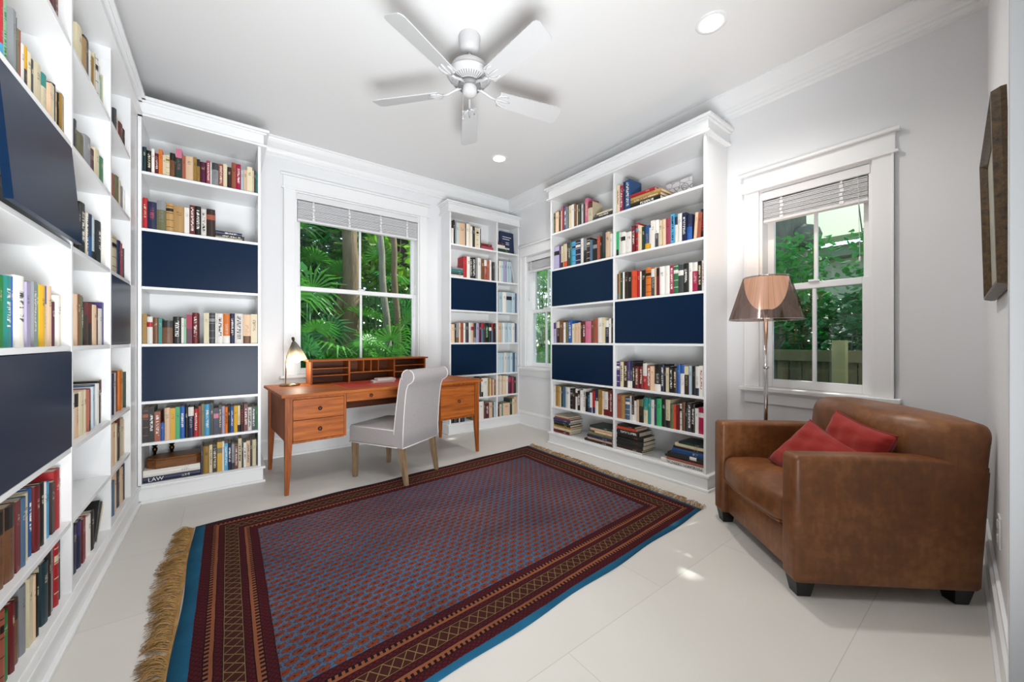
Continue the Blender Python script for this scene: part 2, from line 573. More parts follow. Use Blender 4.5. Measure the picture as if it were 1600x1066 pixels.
# ================================================================= BOOKCASES
SH = [2.335, 1.935, 1.525, 1.12, 0.714, 0.42]     # shelf tops, from the top down
SB, ST = 0.13, 2.715                              # bottom board, underside of the frieze
TH = 0.02
ROT = {'back': 0.0, 'right': -PI / 2, 'left': PI / 2}

def bookcase(label, origin, side, cols, depth, back_y, doors, ends=(True, True), cap=(0.05, 0.05), left_w=TH, name='bookcase', stile=0.0, baseends=True):
    """local x runs to the viewer's right along the front, y into the case; cols = positions of the uprights' centres"""
    t = thing(name, label, 'bookcase', origin, ROT[side])
    x0, x1 = cols[0], cols[-1]
    for i, x in enumerate(cols):
        if i == 0:
            MB().box(x0, 0, 0.0, x0 + left_w, depth, ST + 0.02).build('side_panel', M_CASE, t, bevel=0.0015)
        elif i == len(cols) - 1:
            MB().box(x1 - TH, 0, 0.0, x1 + stile, depth, ST + 0.02).build('side_panel', M_CASE, t, bevel=0.0015)
        else:
            MB().box(x - TH / 2, 0.001, SB, x + TH / 2, back_y, ST).build('divider', M_CASE, t, bevel=0.0015)
    for i in range(len(cols) - 1):
        a = cols[i] + (left_w if i == 0 else TH / 2)
        b = cols[i + 1] - (TH if i == len(cols) - 2 else TH / 2)
        for z in SH:
            MB().box(a, 0.002, z - TH, b, back_y, z).build('shelf', M_CASE, t, bevel=0.0015)
    MB().box(x0 + 0.002, back_y, 0.02, x1 - 0.002, back_y + 0.012, ST).build('back_panel', M_CASE, t)
    MB().box(x0 + 0.002, 0.001, SB - 0.03, x1 - 0.002, back_y, SB).build('bottom_board', M_CASE, t, bevel=0.001)
    e0 = cap[0] if ends[0] else 0.0
    e1 = cap[1] if ends[1] else 0.0
    e1s = e1 if ends[1] else stile
    # plinth with a small nosing and quarter round
    m = MB()
    m.box(x0 - e0 * 0.3, -0.008, 0, x1 + e1s * (0.3 if ends[1] else 1), depth, SB - 0.02)
    m.box(x0 - e0 * 0.6, -0.022, SB - 0.022, x1 + e1s * (0.6 if ends[1] else 1), depth, SB - 0.004)
    m.box(x0 - e0 * 0.6, -0.024, 0.0, x1 + e1s * (0.6 if ends[1] else 1), depth, 0.018)
    m.build('plinth', M_CASE, t, bevel=0.003)
    # frieze and cap
    m = MB()
    m.box(x0 - e0 * 0.4, -0.012, ST, x1 + e1s * (0.4 if ends[1] else 1), depth, ST + 0.105)
    m.box(x0 - e0 * 0.75, -0.03, ST - 0.004, x1 + e1s * (0.75 if ends[1] else 1), depth, ST + 0.012)
    m.box(x0 - e0 * 0.75, -0.03, ST + 0.094, x1 + e1s * (0.75 if ends[1] else 1), depth, ST + 0.108)
    m.box(x0 - e0 * 1.1, -0.048, ST + 0.108, x1 + e1s * (1.1 if ends[1] else 1), depth, ST + 0.128)
    m.build('crown', M_CASE, t, bevel=0.002)
    for (ci, top, tilt) in doors:
        a = cols[ci] + (left_w if ci == 0 else TH / 2) + 0.002
        b = cols[ci + 1] - (TH if ci == len(cols) - 2 else TH / 2) - 0.002
        zt = SH[top] - TH - 0.003
        zb = SH[top + 1] + 0.003
        d = MB().box(a, 0.0, zb - zt, b, 0.018, 0).build('door', M_NAVY, t, bevel=0.001)
        d.location = (0, 0.0, zt)
        d.rotation_euler = (-tilt, 0, 0)
    return t

LBX, LBY = -0.4885, 3.68
bookcase('tall white open bookcase filling the corner left of the desk', (LBX, LBY, 0), 'back', [0, 0.7175], 0.665, 0.36, [(0, 1, 0), (0, 3, 0)], ends=(False, True))
RBX, RBY = 2.90, 3.12
bookcase('wide white two-bay bookcase against the wall between the two side windows', (RBX, RBY, 0), 'right', [0, 0.865, 1.72], 0.345, 0.32, [(0, 1, 0), (0, 3, 0), (1, 2, 0)])
SBX, SBY = 2.172, 4.128
bookcase('shallow white bookcase in the far corner right of the desk', (SBX, SBY, 0), 'back', [0, 0.705, 1.074], 0.218, 0.2, [(0, 1, 0), (0, 3, 0)], ends=(True, False))
LWX, LWY = -0.49, 1.60
bookcase('long white bookcase running along the left wall into the foreground', (LWX, LWY - 0.66, 0), 'left', [0, 0.695, 1.343, 1.99, 2.53], 0.365, 0.34, [(1, 1, 0.075), (1, 3, 0), (3, 2, 0)], ends=(False, False), stile=0.21)

# ================================================================= BOOKS
PAL = {
 'k': ('black', '15130f'), 'w': ('white', 'dedad3'), 'c': ('cream', 'd2c6a6'), 't': ('tan', 'b08a55'), 'b': ('brown', '6b452a'),
 'B': ('dark brown', '2e1c14'), 'r': ('red', 'a81f26'), 'R': ('dark red', '651519'), 'm': ('crimson', '9c1440'), 'o': ('orange', 'c8691f'),
 'O': ('orange-red', 'cf4a28'), 'y': ('yellow', 'd2a01a'), 'g': ('green', '2f7044'), 'G': ('dark green', '19332a'), 'n': ('navy', '171f3f'),
 'u': ('blue', '2557a0'), 'U': ('light blue', '4a9cc6'), 'e': ('teal', '1f7f78'), 'p': ('pink', 'c46a86'), 'P': ('purple', '43306a'),
 's': ('grey', '86898d'), 'S': ('charcoal', '3a3b3e'), 'v': ('olive', '686745'), 'l': ('lavender', 'a49cba'), 'i': ('pale blue', 'b2c6d0'),
 'a': ('russet', '98503c'), 'f': ('peach', 'd6b697'), 'h': ('ochre', '94722f'), 'j': ('bright green', '35a268'), 'q': ('petrol', '12313a'),
 'M': ('plum', '4c1230'), 'd': ('rose', '9a3c50'), 'z': ('slate blue', '48647e'), 'x': ('deep blue', '184a7e'), 'J': ('pale green', '82b48e'),
 'E': ('emerald', '0f7a2c'),
}
COL_H = 14

def book_material(sty):
    n = NT('book_cover_%s' % ['plain', 'lettered', 'labelled', 'banded', 'top_block', 'foot_block', 'lower_half'][sty])
    base = n.node('ShaderNodeAttribute', attribute_name='base').outputs['Color']
    ink = n.node('ShaderNodeAttribute', attribute_name='ink').outputs['Color']
    uvn = n.node('ShaderNodeUVMap', uv_map='spine').outputs[0]
    u, v, _ = n.xyz(uvn)
    sd = V(n, n.node('ShaderNodeAttribute', attribute_name='seed').outputs['Fac'])
    on = (u > 0.0) * (u < 1.0)
    lett = (n.noise(n.vec(u * 2.2 + sd * 37.0, v * 46.0, sd * 91.0), 1.0, 1.0) > 0.5)
    win = (u > 0.27) * (u < 0.73)
    l0 = sd * 0.25 + 0.12
    if sty == 0:
        mask = on * lett * win * (v > 0.66) * (v < 0.80) * 0.55
    elif sty == 1:
        mask = on * lett * win * (v > l0) * (v < (0.93 - sd * 0.15))
    elif sty == 2:
        mask = on * (v > 0.62) * (v < 0.8)
    elif sty == 3:
        w = n.math('PINGPONG', v + sd * 0.1, 0.12)
        mask = on * ((w < 0.008).max((v > 0.72) * (v < 0.82)))
    elif sty == 4:
        mask = on * (v > 0.70)
    elif sty == 5:
        mask = on * (v < 0.26)
    else:
        mask = on * (v < 0.52)
    col = n.mix(mask, base, ink)
    if sty >= 4:
        m2 = on * lett * win * (v > 0.3) * (v < 0.66)
        col = n.mix(m2 * 0.7, col, n.mix(0.5, ink, base))
    n.bsdf(col, 0.45, bump=n.noise(n.coord('Object'), 300, 2.0), bstr=0.05)
    return n.m
BMATS = [book_material(i) for i in range(7)] + [M_PAGES]

def book_shapes(th, ht, dp, soft):
    """returns (verts, faces, spine-face flags) of the cover and (verts, faces) of the pages; x thickness, y depth (spine at 0), z height"""
    bt = 0.0012 if soft else 0.0028
    bt = min(bt, th * 0.2)
    out = []
    N = 4
    bulge = 0.0 if soft else min(0.006, th * 0.18)
    for i in range(N + 1):
        a = i / N
        out.append((th * a, bulge * (1 - math.sin(PI * a))))
    prof = out + [(th, dp), (th - bt, dp), (th - bt, bulge + bt), (bt, bulge + bt), (bt, dp), (0, dp)]
    n = len(prof)
    vs = [(x, y, 0) for x, y in prof] + [(x, y, ht) for x, y in prof]
    fs = [(i, (i + 1) % n, (i + 1) % n + n, i + n) for i in range(n)]
    sp = [i < N for i in range(n)]
    # caps in convex pieces
    s0 = list(range(N + 1)) + [n - 4, n - 3]        # spine strip
    k = N + 1
    caps = [s0, [N, k, k + 1, k + 2], [0, k + 3, k + 4, k + 5]]
    for c in caps:
        fs.append(tuple(c)); sp.append(False)
        fs.append(tuple(i + n for i in reversed(c))); sp.append(False)
    ins = 0.0006 if soft else 0.0035
    yb = bulge + bt
    pv = [(bt, yb, ins), (th - bt, yb, ins), (th - bt, dp - ins, ins), (bt, dp - ins, ins), (bt, yb, ht - ins), (th - bt, yb, ht - ins), (th - bt, dp - ins, ht - ins), (bt, dp - ins, ht - ins)]
    pf = [(0, 3, 2, 1), (4, 5, 6, 7), (1, 2, 6, 5), (2, 3, 7, 6), (3, 0, 4, 7)]
    return vs, fs, sp, pv, pf

def fill_mesh(me, vs, fs, sp, mi, cols, inks, seeds, ths, hts, mats):
    me.from_pydata(vs, [], fs)
    for m in mats: me.materials.append(m)
    me.polygons.foreach_set('material_index', mi)
    me.uv_layers.new(name='spine')
    for nm, kind in (('base', 'FLOAT_COLOR'), ('ink', 'FLOAT_COLOR'), ('seed', 'FLOAT')):
        me.attributes.new(nm, kind, 'FACE')
    me.attributes['base'].data.foreach_set('color', [c for q in cols for c in q])
    me.attributes['ink'].data.foreach_set('color', [c for q in inks for c in q])
    me.attributes['seed'].data.foreach_set('value', seeds)
    return me.uv_layers['spine']

BOOKS = []      # every book of the room, collected first and built by size later
class Frame:
    """local frame of a shelf front: x along to the viewer's right, y into the case"""
    def __init__(s, origin, side, inset):
        s.o = Vector(origin); s.side = side; s.r = Matrix.Rotation(ROT[side], 4, 'Z'); s.inset = inset
        s.X = (s.r @ Vector((1, 0, 0))); s.Y = (s.r @ Vector((0, 1, 0)))
        s.P = s.o + s.Y * inset
RGT = Vector((math.cos(YAW), -math.sin(YAW), 0)); FWD = Vector((math.sin(YAW), math.cos(YAW), 0))
def locate(fr, u, v=533.0):
    """measured photo position -> distance along the shelf and height (survey of the reference, done once)"""
    d = FWD + RGT * ((u - 800) / F_PX) + Vector((0, 0, (533.0 - v) / F_PX))
    k = fr.P.dot(fr.Y) / d.dot(fr.Y)
    p = d * k
    return (p - fr.o).dot(fr.X), p.z + EYE, k

ORD = ['first', 'second', 'third', 'fourth', 'fifth', 'sixth', 'seventh', 'eighth', 'ninth', 'tenth', 'eleventh', 'twelfth', 'thirteenth', 'fourteenth', 'fifteenth', 'sixteenth', 'seventeenth', 'eighteenth', 'nineteenth', 'twentieth', 'twenty-first', 'twenty-second', 'twenty-third', 'twenty-fourth', 'twenty-fifth', 'twenty-sixth', 'twenty-seventh', 'twenty-eighth', 'twenty-ninth', 'thirtieth', 'thirty-first', 'thirty-second']
ROWN = {0: 'top shelf', 1: 'second shelf', 2: 'third shelf', 3: 'fourth shelf', 4: 'fifth shelf', 5: 'sixth shelf', 6: 'bottom shelf'}
CLAMP = 0.0
def row(fr, ci, shelf, crop, start, text, where, xmin, xmax, depth=0.17):
    cx, cy, s = crop
    z0 = SB if shelf == 6 else SH[shelf]
    ztop = (SH[shelf - 1] - TH if shelf > 0 else ST) - 0.012
    x, _, _ = locate(fr, cx + start / s)
    x = max(x, xmin)
    cnt = 0
    for tok in text.split(';'):
        tok = tok.strip()
        if not tok: continue
        q = tok.split(',')
        ue = cx + float(q[0]) / s
        xe, _, _ = locate(fr, ue)
        if q[1] == '_':
            x = xe; continue
        um = ue - 2
        if q[1][0] == 'H':
            ht = float(q[1][1:]) / 100
        else:
            _, zt, _ = locate(fr, um, cy + float(q[1]) / s)
            ht = zt - z0
        code = q[2]
        col = code[0]; ink = code[1] if len(code) > 1 else None; sty = int(code[2]) if len(code) > 2 else (1 if ink else 0)
        if ink is None: ink = 'c' if col in 'kBrRmngGbquPMSexE' else 'k'
        tilt = float(q[3]) if len(q) > 3 else 0.0
        ht = max(0.10, min(ht, ztop - z0))
        xe = min(xe, xmax)
        th = xe - x - 0.0008
        if th > 0.004:
            cnt += 1
            R = random.Random(int(x * 1e4) + shelf * 77 + ci * 991)
            _, _, k = locate(fr, um)
            BOOKS.append(dict(fr=fr, x=x, z=z0, th=th, ht=ht, dp=min(depth, 0.115 + ht * 0.22), col=col, ink=ink, sty=sty, tilt=tilt, flat=False,
                              soft=(R.random() < 0.45 and th < 0.035), back=R.uniform(0.0, 0.012), seed=R.random(),
                              n=cnt, where=where, row=ROWN[shelf], area=th * ht / (k * k)))
        x = xe

def stack(fr, ci, shelf, crop, items, where, which, depth=0.19, xmin=-9, xmax=9):
    """books lying flat, listed from the bottom: left, right, thickness (photo crop units), colours"""
    cx, cy, s = crop
    z = SB if shelf == 6 else SH[shelf]
    cnt = 0
    for tok in items.split(';'):
        q = tok.strip().split(',')
        if len(q) < 4: continue
        xa, _, _ = locate(fr, cx + float(q[0]) / s); xb, _, k = locate(fr, cx + float(q[1]) / s)
        xa = max(xa, xmin); xb = min(xb, xmax)
        th = float(q[2]) / s / F_PX * k * fr.side_k if hasattr(fr, 'side_k') else float(q[2]) / s / F_PX * k
        code = q[3]
        col = code[0]; ink = code[1] if len(code) > 1 else ('c' if col in 'kBrRmngGbquPMSexE' else 'k'); sty = int(code[2]) if len(code) > 2 else (1 if len(code) > 1 else 0)
        cnt += 1
        R = random.Random(int(z * 1e4) + shelf * 7 + cnt)
        BOOKS.append(dict(fr=fr, x=xa, z=z, th=th, ht=xb - xa, dp=depth - 0.01 * (cnt % 3), col=col, ink=ink, sty=sty, tilt=0, flat=True, soft=th < 0.016,
                          back=R.uniform(0.0, 0.008), seed=R.random(), n=cnt, where=where, row=ROWN[shelf], which=which, area=th * (xb - xa) / (k * k), title=(q[4] if len(q) > 4 else None)))
        z += th + 0.0004
    return z

def emit_book(b, single=True):
    vs, fs, sp, pv, pf = book_shapes(b['th'], b['ht'], b['dp'], b['soft'])
    base = hexc(PAL[b['col']][1]); ink = hexc(PAL[b['ink']][1])
    j = 1 + (b['seed'] - 0.5) * 0.25
    base = tuple(min(1, c * j) for c in base[:3]) + (1,)
    fr = b['fr']
    if b['flat']:
        # lying flat: spine height runs along x, thickness goes up
        L = Matrix(((0, 0, 1, 0), (0, 1, 0, 0), (1, 0, 0, 0), (0, 0, 0, 1)))
        L = L if True else L
    else:
        L = Matrix.Identity(4)
        if b['tilt']:
            a = math.radians(b['tilt'])
            L = Matrix.Rotation(a, 4, 'Y')
            if a < 0:   # leans to the left: stands on its right lower corner... pivot so the lowest point stays on the shelf
                L = Matrix.Translation((0, 0, b['th'] * math.sin(-a) * 0.0)) @ L
            else:
                L = Matrix.Translation((0, 0, b['th'] * math.sin(a))) @ L
    return vs, fs, sp, pv, pf, base, ink, L

def build_books(limit=300):
    order = sorted(BOOKS, key=lambda b: -b['area'])
    big = order[:limit]; small = order[limit:]
    used = {}
    for b in big:
        vs, fs, sp, pv, pf, base, ink, L = emit_book(b)
        flip = L.to_3x3().determinant() < 0
        me = bpy.data.meshes.new('book')
        vv = [tuple(L @ Vector(p)) for p in vs]
        ff = [tuple(reversed(f)) for f in fs] if flip else fs
        nf = len(ff)
        uv = fill_mesh(me, vv, ff, sp, [0] * nf, [base] * nf, [ink] * nf, [b['seed']] * nf, None, None, [BMATS[b['sty']]])
        set_uv(me, uv, ff, vs, sp, b['th'], b['ht'])
        o = bpy.data.objects.new('book', me); C.objects.link(o)
        fr = b['fr']
        p = fr.o + fr.X * b['x'] + fr.Y * (fr.inset + b['back'])
        o.location = (p.x, p.y, b['z'] + 0.0003)
        o.rotation_euler = (0, 0, ROT[fr.side])
        w = 'slim' if b['th'] < 0.018 else ('thick' if b['th'] > 0.038 else 'medium')
        if b['flat']:
            lab = '%s %s book, %s in the %s, %s' % (w, PAL[b['col']][0], 'lowest' if b['n'] == 1 else ORD[b['n'] - 1] + ' up', b['which'], ('%s, %s' % (b['row'], b['where'])) if 'wooden' not in b['which'] else b['row'])
        else:
            lab = '%s %s book, %s from left on %s, %s' % (w, PAL[b['col']][0], ORD[b['n'] - 1], b['row'], b['where'])
        tag(o, lab, 'book', 'books on the ' + b['row'] + ' of the ' + b['where'].replace(' left', '').replace(' right', ''))
        pm = bpy.data.meshes.new('pages')
        pm.from_pydata([tuple(L @ Vector(p)) for p in pv], [], [tuple(reversed(f)) for f in pf] if flip else pf)
        pm.materials.append(M_PAGES)
        po = bpy.data.objects.new('pages', pm); C.objects.link(po); po.parent = o
        if b.get('title'):
            text_on(b, o)
    if small:
        V_, F_, S_, MI, CB, CI, SD = [], [], [], [], [], [], []
        UV = []
        for b in small:
            vs, fs, sp, pv, pf, base, ink, L = emit_book(b)
            flip = L.to_3x3().determinant() < 0
            fr = b['fr']
            p = fr.o + fr.X * b['x'] + fr.Y * (fr.inset + b['back'])
            W = Matrix.Translation((p.x, p.y, b['z'] + 0.0003)) @ fr.r @ L
            for (q, g, isp, mi) in ((vs, fs, sp, b['sty']), (pv, pf, [False] * len(pf), 7)):
                off = len(V_)
                V_ += [tuple(W @ Vector(a)) for a in q]
                for f, t in zip(g, isp):
                    f2 = tuple(reversed(f)) if flip else tuple(f)
                    F_.append(tuple(i + off for i in f2))
                    MI.append(mi); CB.append(base); CI.append(ink); SD.append(b['seed'])
                    for i in f2:
                        UV += [q[i][0] / b['th'] * 0.98 + 0.01, q[i][2] / b['ht']] if t else [-1.0, -1.0]
        me = bpy.data.meshes.new('books')
        uv = fill_mesh(me, V_, F_, None, MI, CB, CI, SD, None, None, BMATS)
        uv.data.foreach_set('uv', UV)
        o = bpy.data.objects.new('books', me); C.objects.link(o)
        tag(o, 'many small distant books filling the rest of the white bookcases', 'books', None, 'stuff')
    print('BOOKS', len(BOOKS), 'individual', len(big))

def set_uv(me, uv, ff, vs, sp, th, ht):
    U = []
    for f, t in zip(ff, sp):
        for i in f:
            U += [vs[i][0] / th * 0.98 + 0.01, vs[i][2] / ht] if t else [-1.0, -1.0]
    uv.data.foreach_set('uv', U)

M_TEXTW = plain('printed_white', 'd8d8dc', 0.5)
M_TEXTD = plain('printed_dark', '3a2a28', 0.5)
def letters(s, size, loc, rot, parent, mt, squash=1.0):
    c = bpy.data.curves.new('lettering', 'FONT')
    c.body = s; c.size = size; c.extrude = 0.0001; c.align_x = 'LEFT'; c.align_y = 'CENTER'
    c.resolution_u = 2
    tmp = bpy.data.objects.new('lettering_curve', c); C.objects.link(tmp)
    dg = bpy.context.evaluated_depsgraph_get()
    me = bpy.data.meshes.new_from_object(tmp.evaluated_get(dg))
    bpy.data.objects.remove(tmp)
    me.materials.clear(); me.materials.append(mt)
    o = bpy.data.objects.new('title', me); C.objects.link(o)
    o.parent = parent; o.location = loc; o.rotation_euler = rot; o.scale = (squash, 1, 1)
    return o
def text_on(b, o):
    s = b['title']
    if not b['flat']:      # reads from the top down along the spine
        q = Matrix(((0, 1, 0), (0, 0, -1), (-1, 0, 0))).to_euler()
        letters(s, b['th'] * 0.55, (b['th'] * 0.5, -0.0012, b['ht'] * 0.80), q, o, plain('dull_red_print', '8a4a3a', 0.5))
        return
    if b['flat']:
        up = s.startswith('^')
        s = s.lstrip('^')
        if up:      # upside down reading
            letters(s, b['th'] * 0.95, (b['ht'] * 0.96, -0.0012, b['th'] / 2), (PI / 2, PI, 0), o, M_TEXTD if b['col'] in 'wcf' else M_TEXTW, b['ht'] * 0.92 / (b['th'] * 0.95 * 0.68 * len(s)))
        else:
            letters(s, b['th'] * 0.95, (b['ht'] * 0.08, -0.0012, b['th'] / 2), (PI / 2, 0, 0), o, M_TEXTD if b['col'] in 'wcf' else M_TEXTW)
# ----------------------------------------------------------------- what stands on each shelf
IN = 0.02
FL = Frame((LBX, LBY, 0), 'back', IN)
FR_ = Frame((RBX, RBY, 0), 'right', IN)
FS = Frame((SBX, SBY, 0), 'back', 0.012)
FW = Frame((LWX, LWY, 0), 'left', IN)
W1 = 'bookcase left of the desk'
a, b = 0.022, 0.696
row(FL, 0, 0, (210, 220, 8), 82, '148,75,q;213,120,kc1;252,98,wk0;303,155,Rw1;350,110,o;392,170,c;440,175,ch3;505,150,bk4;518,200,k;595,105,Gp4;640,180,a;735,200,fk0;780,205,h;820,225,hk4;900,265,M;948,250,dw1;968,270,w;1052,280,sS4;1110,290,aw1;1160,290,cw0;1215,330,B;1275,275,a;1332,290,mw1;1365,365,i;1410,365,f;1475,330,c;1497,370,cb0;1525,370,S;1560,390,e', W1, a, b)
row(FL, 0, 1, (210, 300, 8), 80, '160,68,rc1;275,125,nd1;393,115,vs4;487,140,tk3;625,185,t;688,200,wk0;757,168,Rw1;833,180,kw1;900,215,wk1;1010,220,Ba2', W1, a, b)
row(FL, 0, 3, (210, 470, 8), 80, '155,165,h;228,200,wr2;300,210,b;345,220,e;478,250,bk4;585,200,kw1;620,215,w;650,225,J;722,175,mM6;800,150,Rw1;868,_;935,155,ck0;1010,155,Ss3;1035,155,w;1110,160,wk1;1195,165,ow5;1255,160,nw1;1360,165,wS1;1458,175,fb5;1555,170,cR0', W1, a, b)
BOOKS[-1]['title'] = 'CAPITAL'; BOOKS[-1]['soft'] = True
row(FL, 0, 5, (210, 620, 8), 90, '175,145,ka3;250,140,kw1;325,190,aw1;375,330,u;445,140,f;512,145,y;570,130,j;630,120,uw1;672,140,k;742,130,nw4;797,155,rw1;838,120,a;878,95,v;945,95,Uw1;990,80,k;1055,150,np2;1092,110,kc1;1130,120,l;1170,130,ok1;1200,120,k;1243,125,uw1;1292,115,y;1325,115,cn5;1370,105,Br1;1420,100,Rw1;1468,135,wk1;1515,130,qw1;1550,115,g', W1, a, b)
row(FL, 0, 6, (210, 670, 8), 832, '856,215,n;935,225,h;975,205,ck1;1035,215,kc1;1098,170,yv2;1125,160,w;1170,185,Uw1;1215,180,nw1;1252,195,sk5;1297,200,Rw1;1343,125,ck1;1365,180,k;1400,175,wk1;1447,155,fk1;1475,150,B;1525,140,ck0;1552,90,G', W1, a, b)
stack(FL, 0, 1, (210, 300, 8), '1014,1350,20,c;1014,1375,32,kw;1014,1345,40,nw', W1, 'short stack', 0.16)
TOPZ = stack(FL, 0, 6, (210, 670, 8), '78,826,66,nw0,LAW;84,822,66,ws0;95,818,14,w', W1, 'stack under the wooden box', 0.22, xmin=0.024)

W2 = 'right wall bookcase left'
W3 = 'right wall bookcase right'
a, b = 0.022, 0.853
row(FR_, 0, 0, (855, 290, 13.33), 80, '160,580,vk3;240,545,f;270,540,B;300,530,f;330,440,d;385,450,zw1;420,450,s;440,400,S;505,415,c;555,390,w;595,380,b;635,400,f;685,400,G;750,380,w;768,385,S;840,260,pf1;935,330,cR4', W2, a, b)
stack(FR_, 0, 0, (855, 290, 13.33), '945,1345,44,k;950,1345,60,Sw;1020,1345,34,c', W2, 'right-hand stack', 0.2, xmax=0.852)
row(FR_, 0, 1, (855, 350, 13.33), 80, '125,475,a;235,465,lk2;280,455,P;325,460,cB5;395,415,cO5;420,400,B;465,400,Sw1;500,390,e;580,365,Un3;680,340,nw3;735,300,w;800,300,sk6;880,285,Bc3;930,330,z;1025,340,ks2;1085,250,aO3;1125,290,B;1205,150,SG5;1290,160,f;1343,200,w', W2, a, b)
row(FR_, 0, 3, (855, 480, 14.545), 90, '190,360,lP4;270,330,Bc4;360,300,b;405,350,w;465,340,v;550,300,uw1;605,380,c;700,365,fo0;740,350,f;790,330,B;855,320,Rw1;980,320,p;1040,310,b;1130,260,a;1240,240,w;1300,240,c;1395,300,nw4;1440,260,w;1472,260,B', W2, a, b)
row(FR_, 0, 5, (855, 590, 14.545), 85, '140,190,n;178,180,w;235,190,h;280,195,t;305,215,c;345,210,G;395,215,z;430,220,i;500,225,w;560,260,ks3;620,280,B;675,255,wB2;745,310,kw1;800,290,w;855,260,wk1;900,330,k;965,345,qU1;1010,345,wP5;1075,310,rn5;1160,270,nw6;1220,280,h;1265,310,f;1375,330,wR5;1415,320,R;1470,300,Rw1', W2, a, b)
stack(FR_, 0, 6, (855, 630, 13.33), '66,450,68,Rw0;90,480,50,c;100,470,36,h;110,460,46,kf0;120,440,50,G;120,470,56,P;150,450,34,a;160,430,26,c', W2, 'left-hand stack', 0.2, xmin=0.024)
stack(FR_, 0, 6, (855, 630, 13.33), '770,1338,50,Bw0;830,1338,44,f;830,1338,58,nw0;850,1338,62,v;980,1338,40,f;890,1338,60,f;880,1338,48,G', W2, 'right-hand stack', 0.22, xmax=0.852)
a, b = 0.877, 1.698
row(FR_, 1, 0, (955, 260, 10.667), 60, '135,310,ca1;190,320,mw1;220,260,n;308,215,xw1', W3, a, b, 0.21)
stack(FR_, 1, 0, (955, 260, 10.667), '316,812,88,kw1;316,810,55,hc1;316,825,50,t;316,720,52,r', W3, 'short stack', 0.23)
row(FR_, 1, 1, (955, 320, 10.667), 60, '120,450,jk5;150,455,w;225,450,wk2;335,440,wa0;390,350,Rw1;440,300,rU3;470,340,f;500,350,c;550,360,G;625,340,xy5;660,380,wy5;720,260,wk0;780,250,wS6;835,255,c;900,240,f;985,215,d;1050,150,Uk1;1100,200,wn4;1175,140,w;1245,130,nw1;1335,150,nu6;1365,_;1415,130,f,4;1480,130,a,4;1545,60,kr1', W3, a, b)
row(FR_, 1, 2, (955, 400, 10.667), 60, '118,300,bz5;145,280,t;190,280,G;215,270,w;275,265,B;330,265,kw0;375,240,O;420,245,O;470,240,r;490,260,w;560,235,kc0;650,190,ok3;720,210,Sw4;745,190,f;790,200,Rk4;880,170,wk0;960,160,wc0;1025,150,mw1;1110,140,gw3;1200,140,Sw2;1280,120,kw1;1340,110,w;1435,100,mw4;1500,85,kc1;1560,70,wr1', W3, a, b)
row(FR_, 1, 4, (955, 555, 10.667), 55, '135,110,Pw3;190,115,ck1;255,110,Bc1;300,100,Pw5;345,100,nw5;385,130,kw1;450,190,Rc1;510,190,Rc1;580,140,wr6;650,180,aw1;710,190,f;810,160,kw5;865,160,nw1;905,200,k;955,215,c;1020,190,kw1;1080,215,Bc1;1135,160,uU0;1215,165,wu4;1285,190,Bc4;1330,180,in0;1400,190,kv0;1460,190,wn5;1530,180,wa1;1560,150,f', W3, a, b)
row(FR_, 1, 5, (955, 605, 10.667), 85, '155,125,a;180,140,h;220,140,t;295,185,zw3;330,150,w;375,160,Bw5;410,230,w;455,215,fa0;530,210,kv4;600,180,ec6;650,185,e;715,215,wk0;745,210,n;830,200,j;900,210,k;975,215,ck5;1035,290,v;1080,300,O;1130,290,Rm0;1165,280,wk3;1220,255,b;1260,350,k;1330,270,Sw1;1390,290,kw1;1445,360,w;1550,350,mw2', W3, a, b)
stack(FR_, 1, 6, (955, 655, 10.667), '52,510,34,w;60,500,38,B;70,520,74,ka0;70,530,68,kb0;75,525,72,ka0;80,460,74,kw1;80,400,50,O;100,390,24,B', W3, 'left-hand stack', 0.2, xmin=0.88)
stack(FR_, 1, 6, (955, 655, 10.667), '822,1548,72,wk0,^MANDARIN ORIENTAL;920,1548,40,a;890,1548,40,kr0;935,1548,56,kw2;1010,1548,92,x;1025,1548,34,B;1055,1548,62,cn0;1120,1548,34,G', W3, 'right-hand stack', 0.22, xmax=1.696)

W4 = 'far corner bookcase left'
W5 = 'far corner bookcase right'
a, b = 0.022, 0.693
row(FS, 0, 0, (695, 335, 13.33), 140, '185,150,wk4;215,115,k;245,150,s;290,170,i;310,170,c;440,190,f;455,185,k;500,190,w;545,200,c;590,250,w;635,250,k;665,280,c;710,285,ck3;735,290,w;762,295,M', W4, a, b, 0.15)
stack(FS, 0, 0, (695, 335, 13.33), '770,1010,60,dr0;775,990,55,R', W4, 'short stack', 0.15)
stack(FS, 0, 1, (695, 395, 13.33), '112,390,40,w;112,398,50,S;112,385,50,e;150,378,45,s', W4, 'left-hand stack', 0.15)
row(FS, 0, 1, (695, 395, 13.33), 402, '470,75,r;535,80,w;590,100,kw1;655,100,kw1;695,105,s;765,110,w;830,135,b;895,150,aw4;945,155,af0;990,150,w;1005,_;1045,195,S', W4, a, b, 0.15)
row(FS, 0, 3, (695, 450, 11.84), 100, '120,660,k;185,670,f;220,670,k;270,650,sb5;305,645,f;350,640,a;385,650,w;450,645,S;490,645,w;545,645,fm2;585,650,ks5;640,650,l;680,650,M;725,645,zr4;750,650,B;825,650,kJ1;870,660,kw2;910,655,zr4;955,655,B', W4, a, b, 0.15)
row(FS, 0, 5, (695, 545, 13.33), 590, '630,690,f;685,690,b;740,620,c;760,600,k;800,620,wk5;905,610,w;940,600,h;975,620,c;1000,640,a;1035,640,f;1080,650,b', W4, a, b, 0.15)
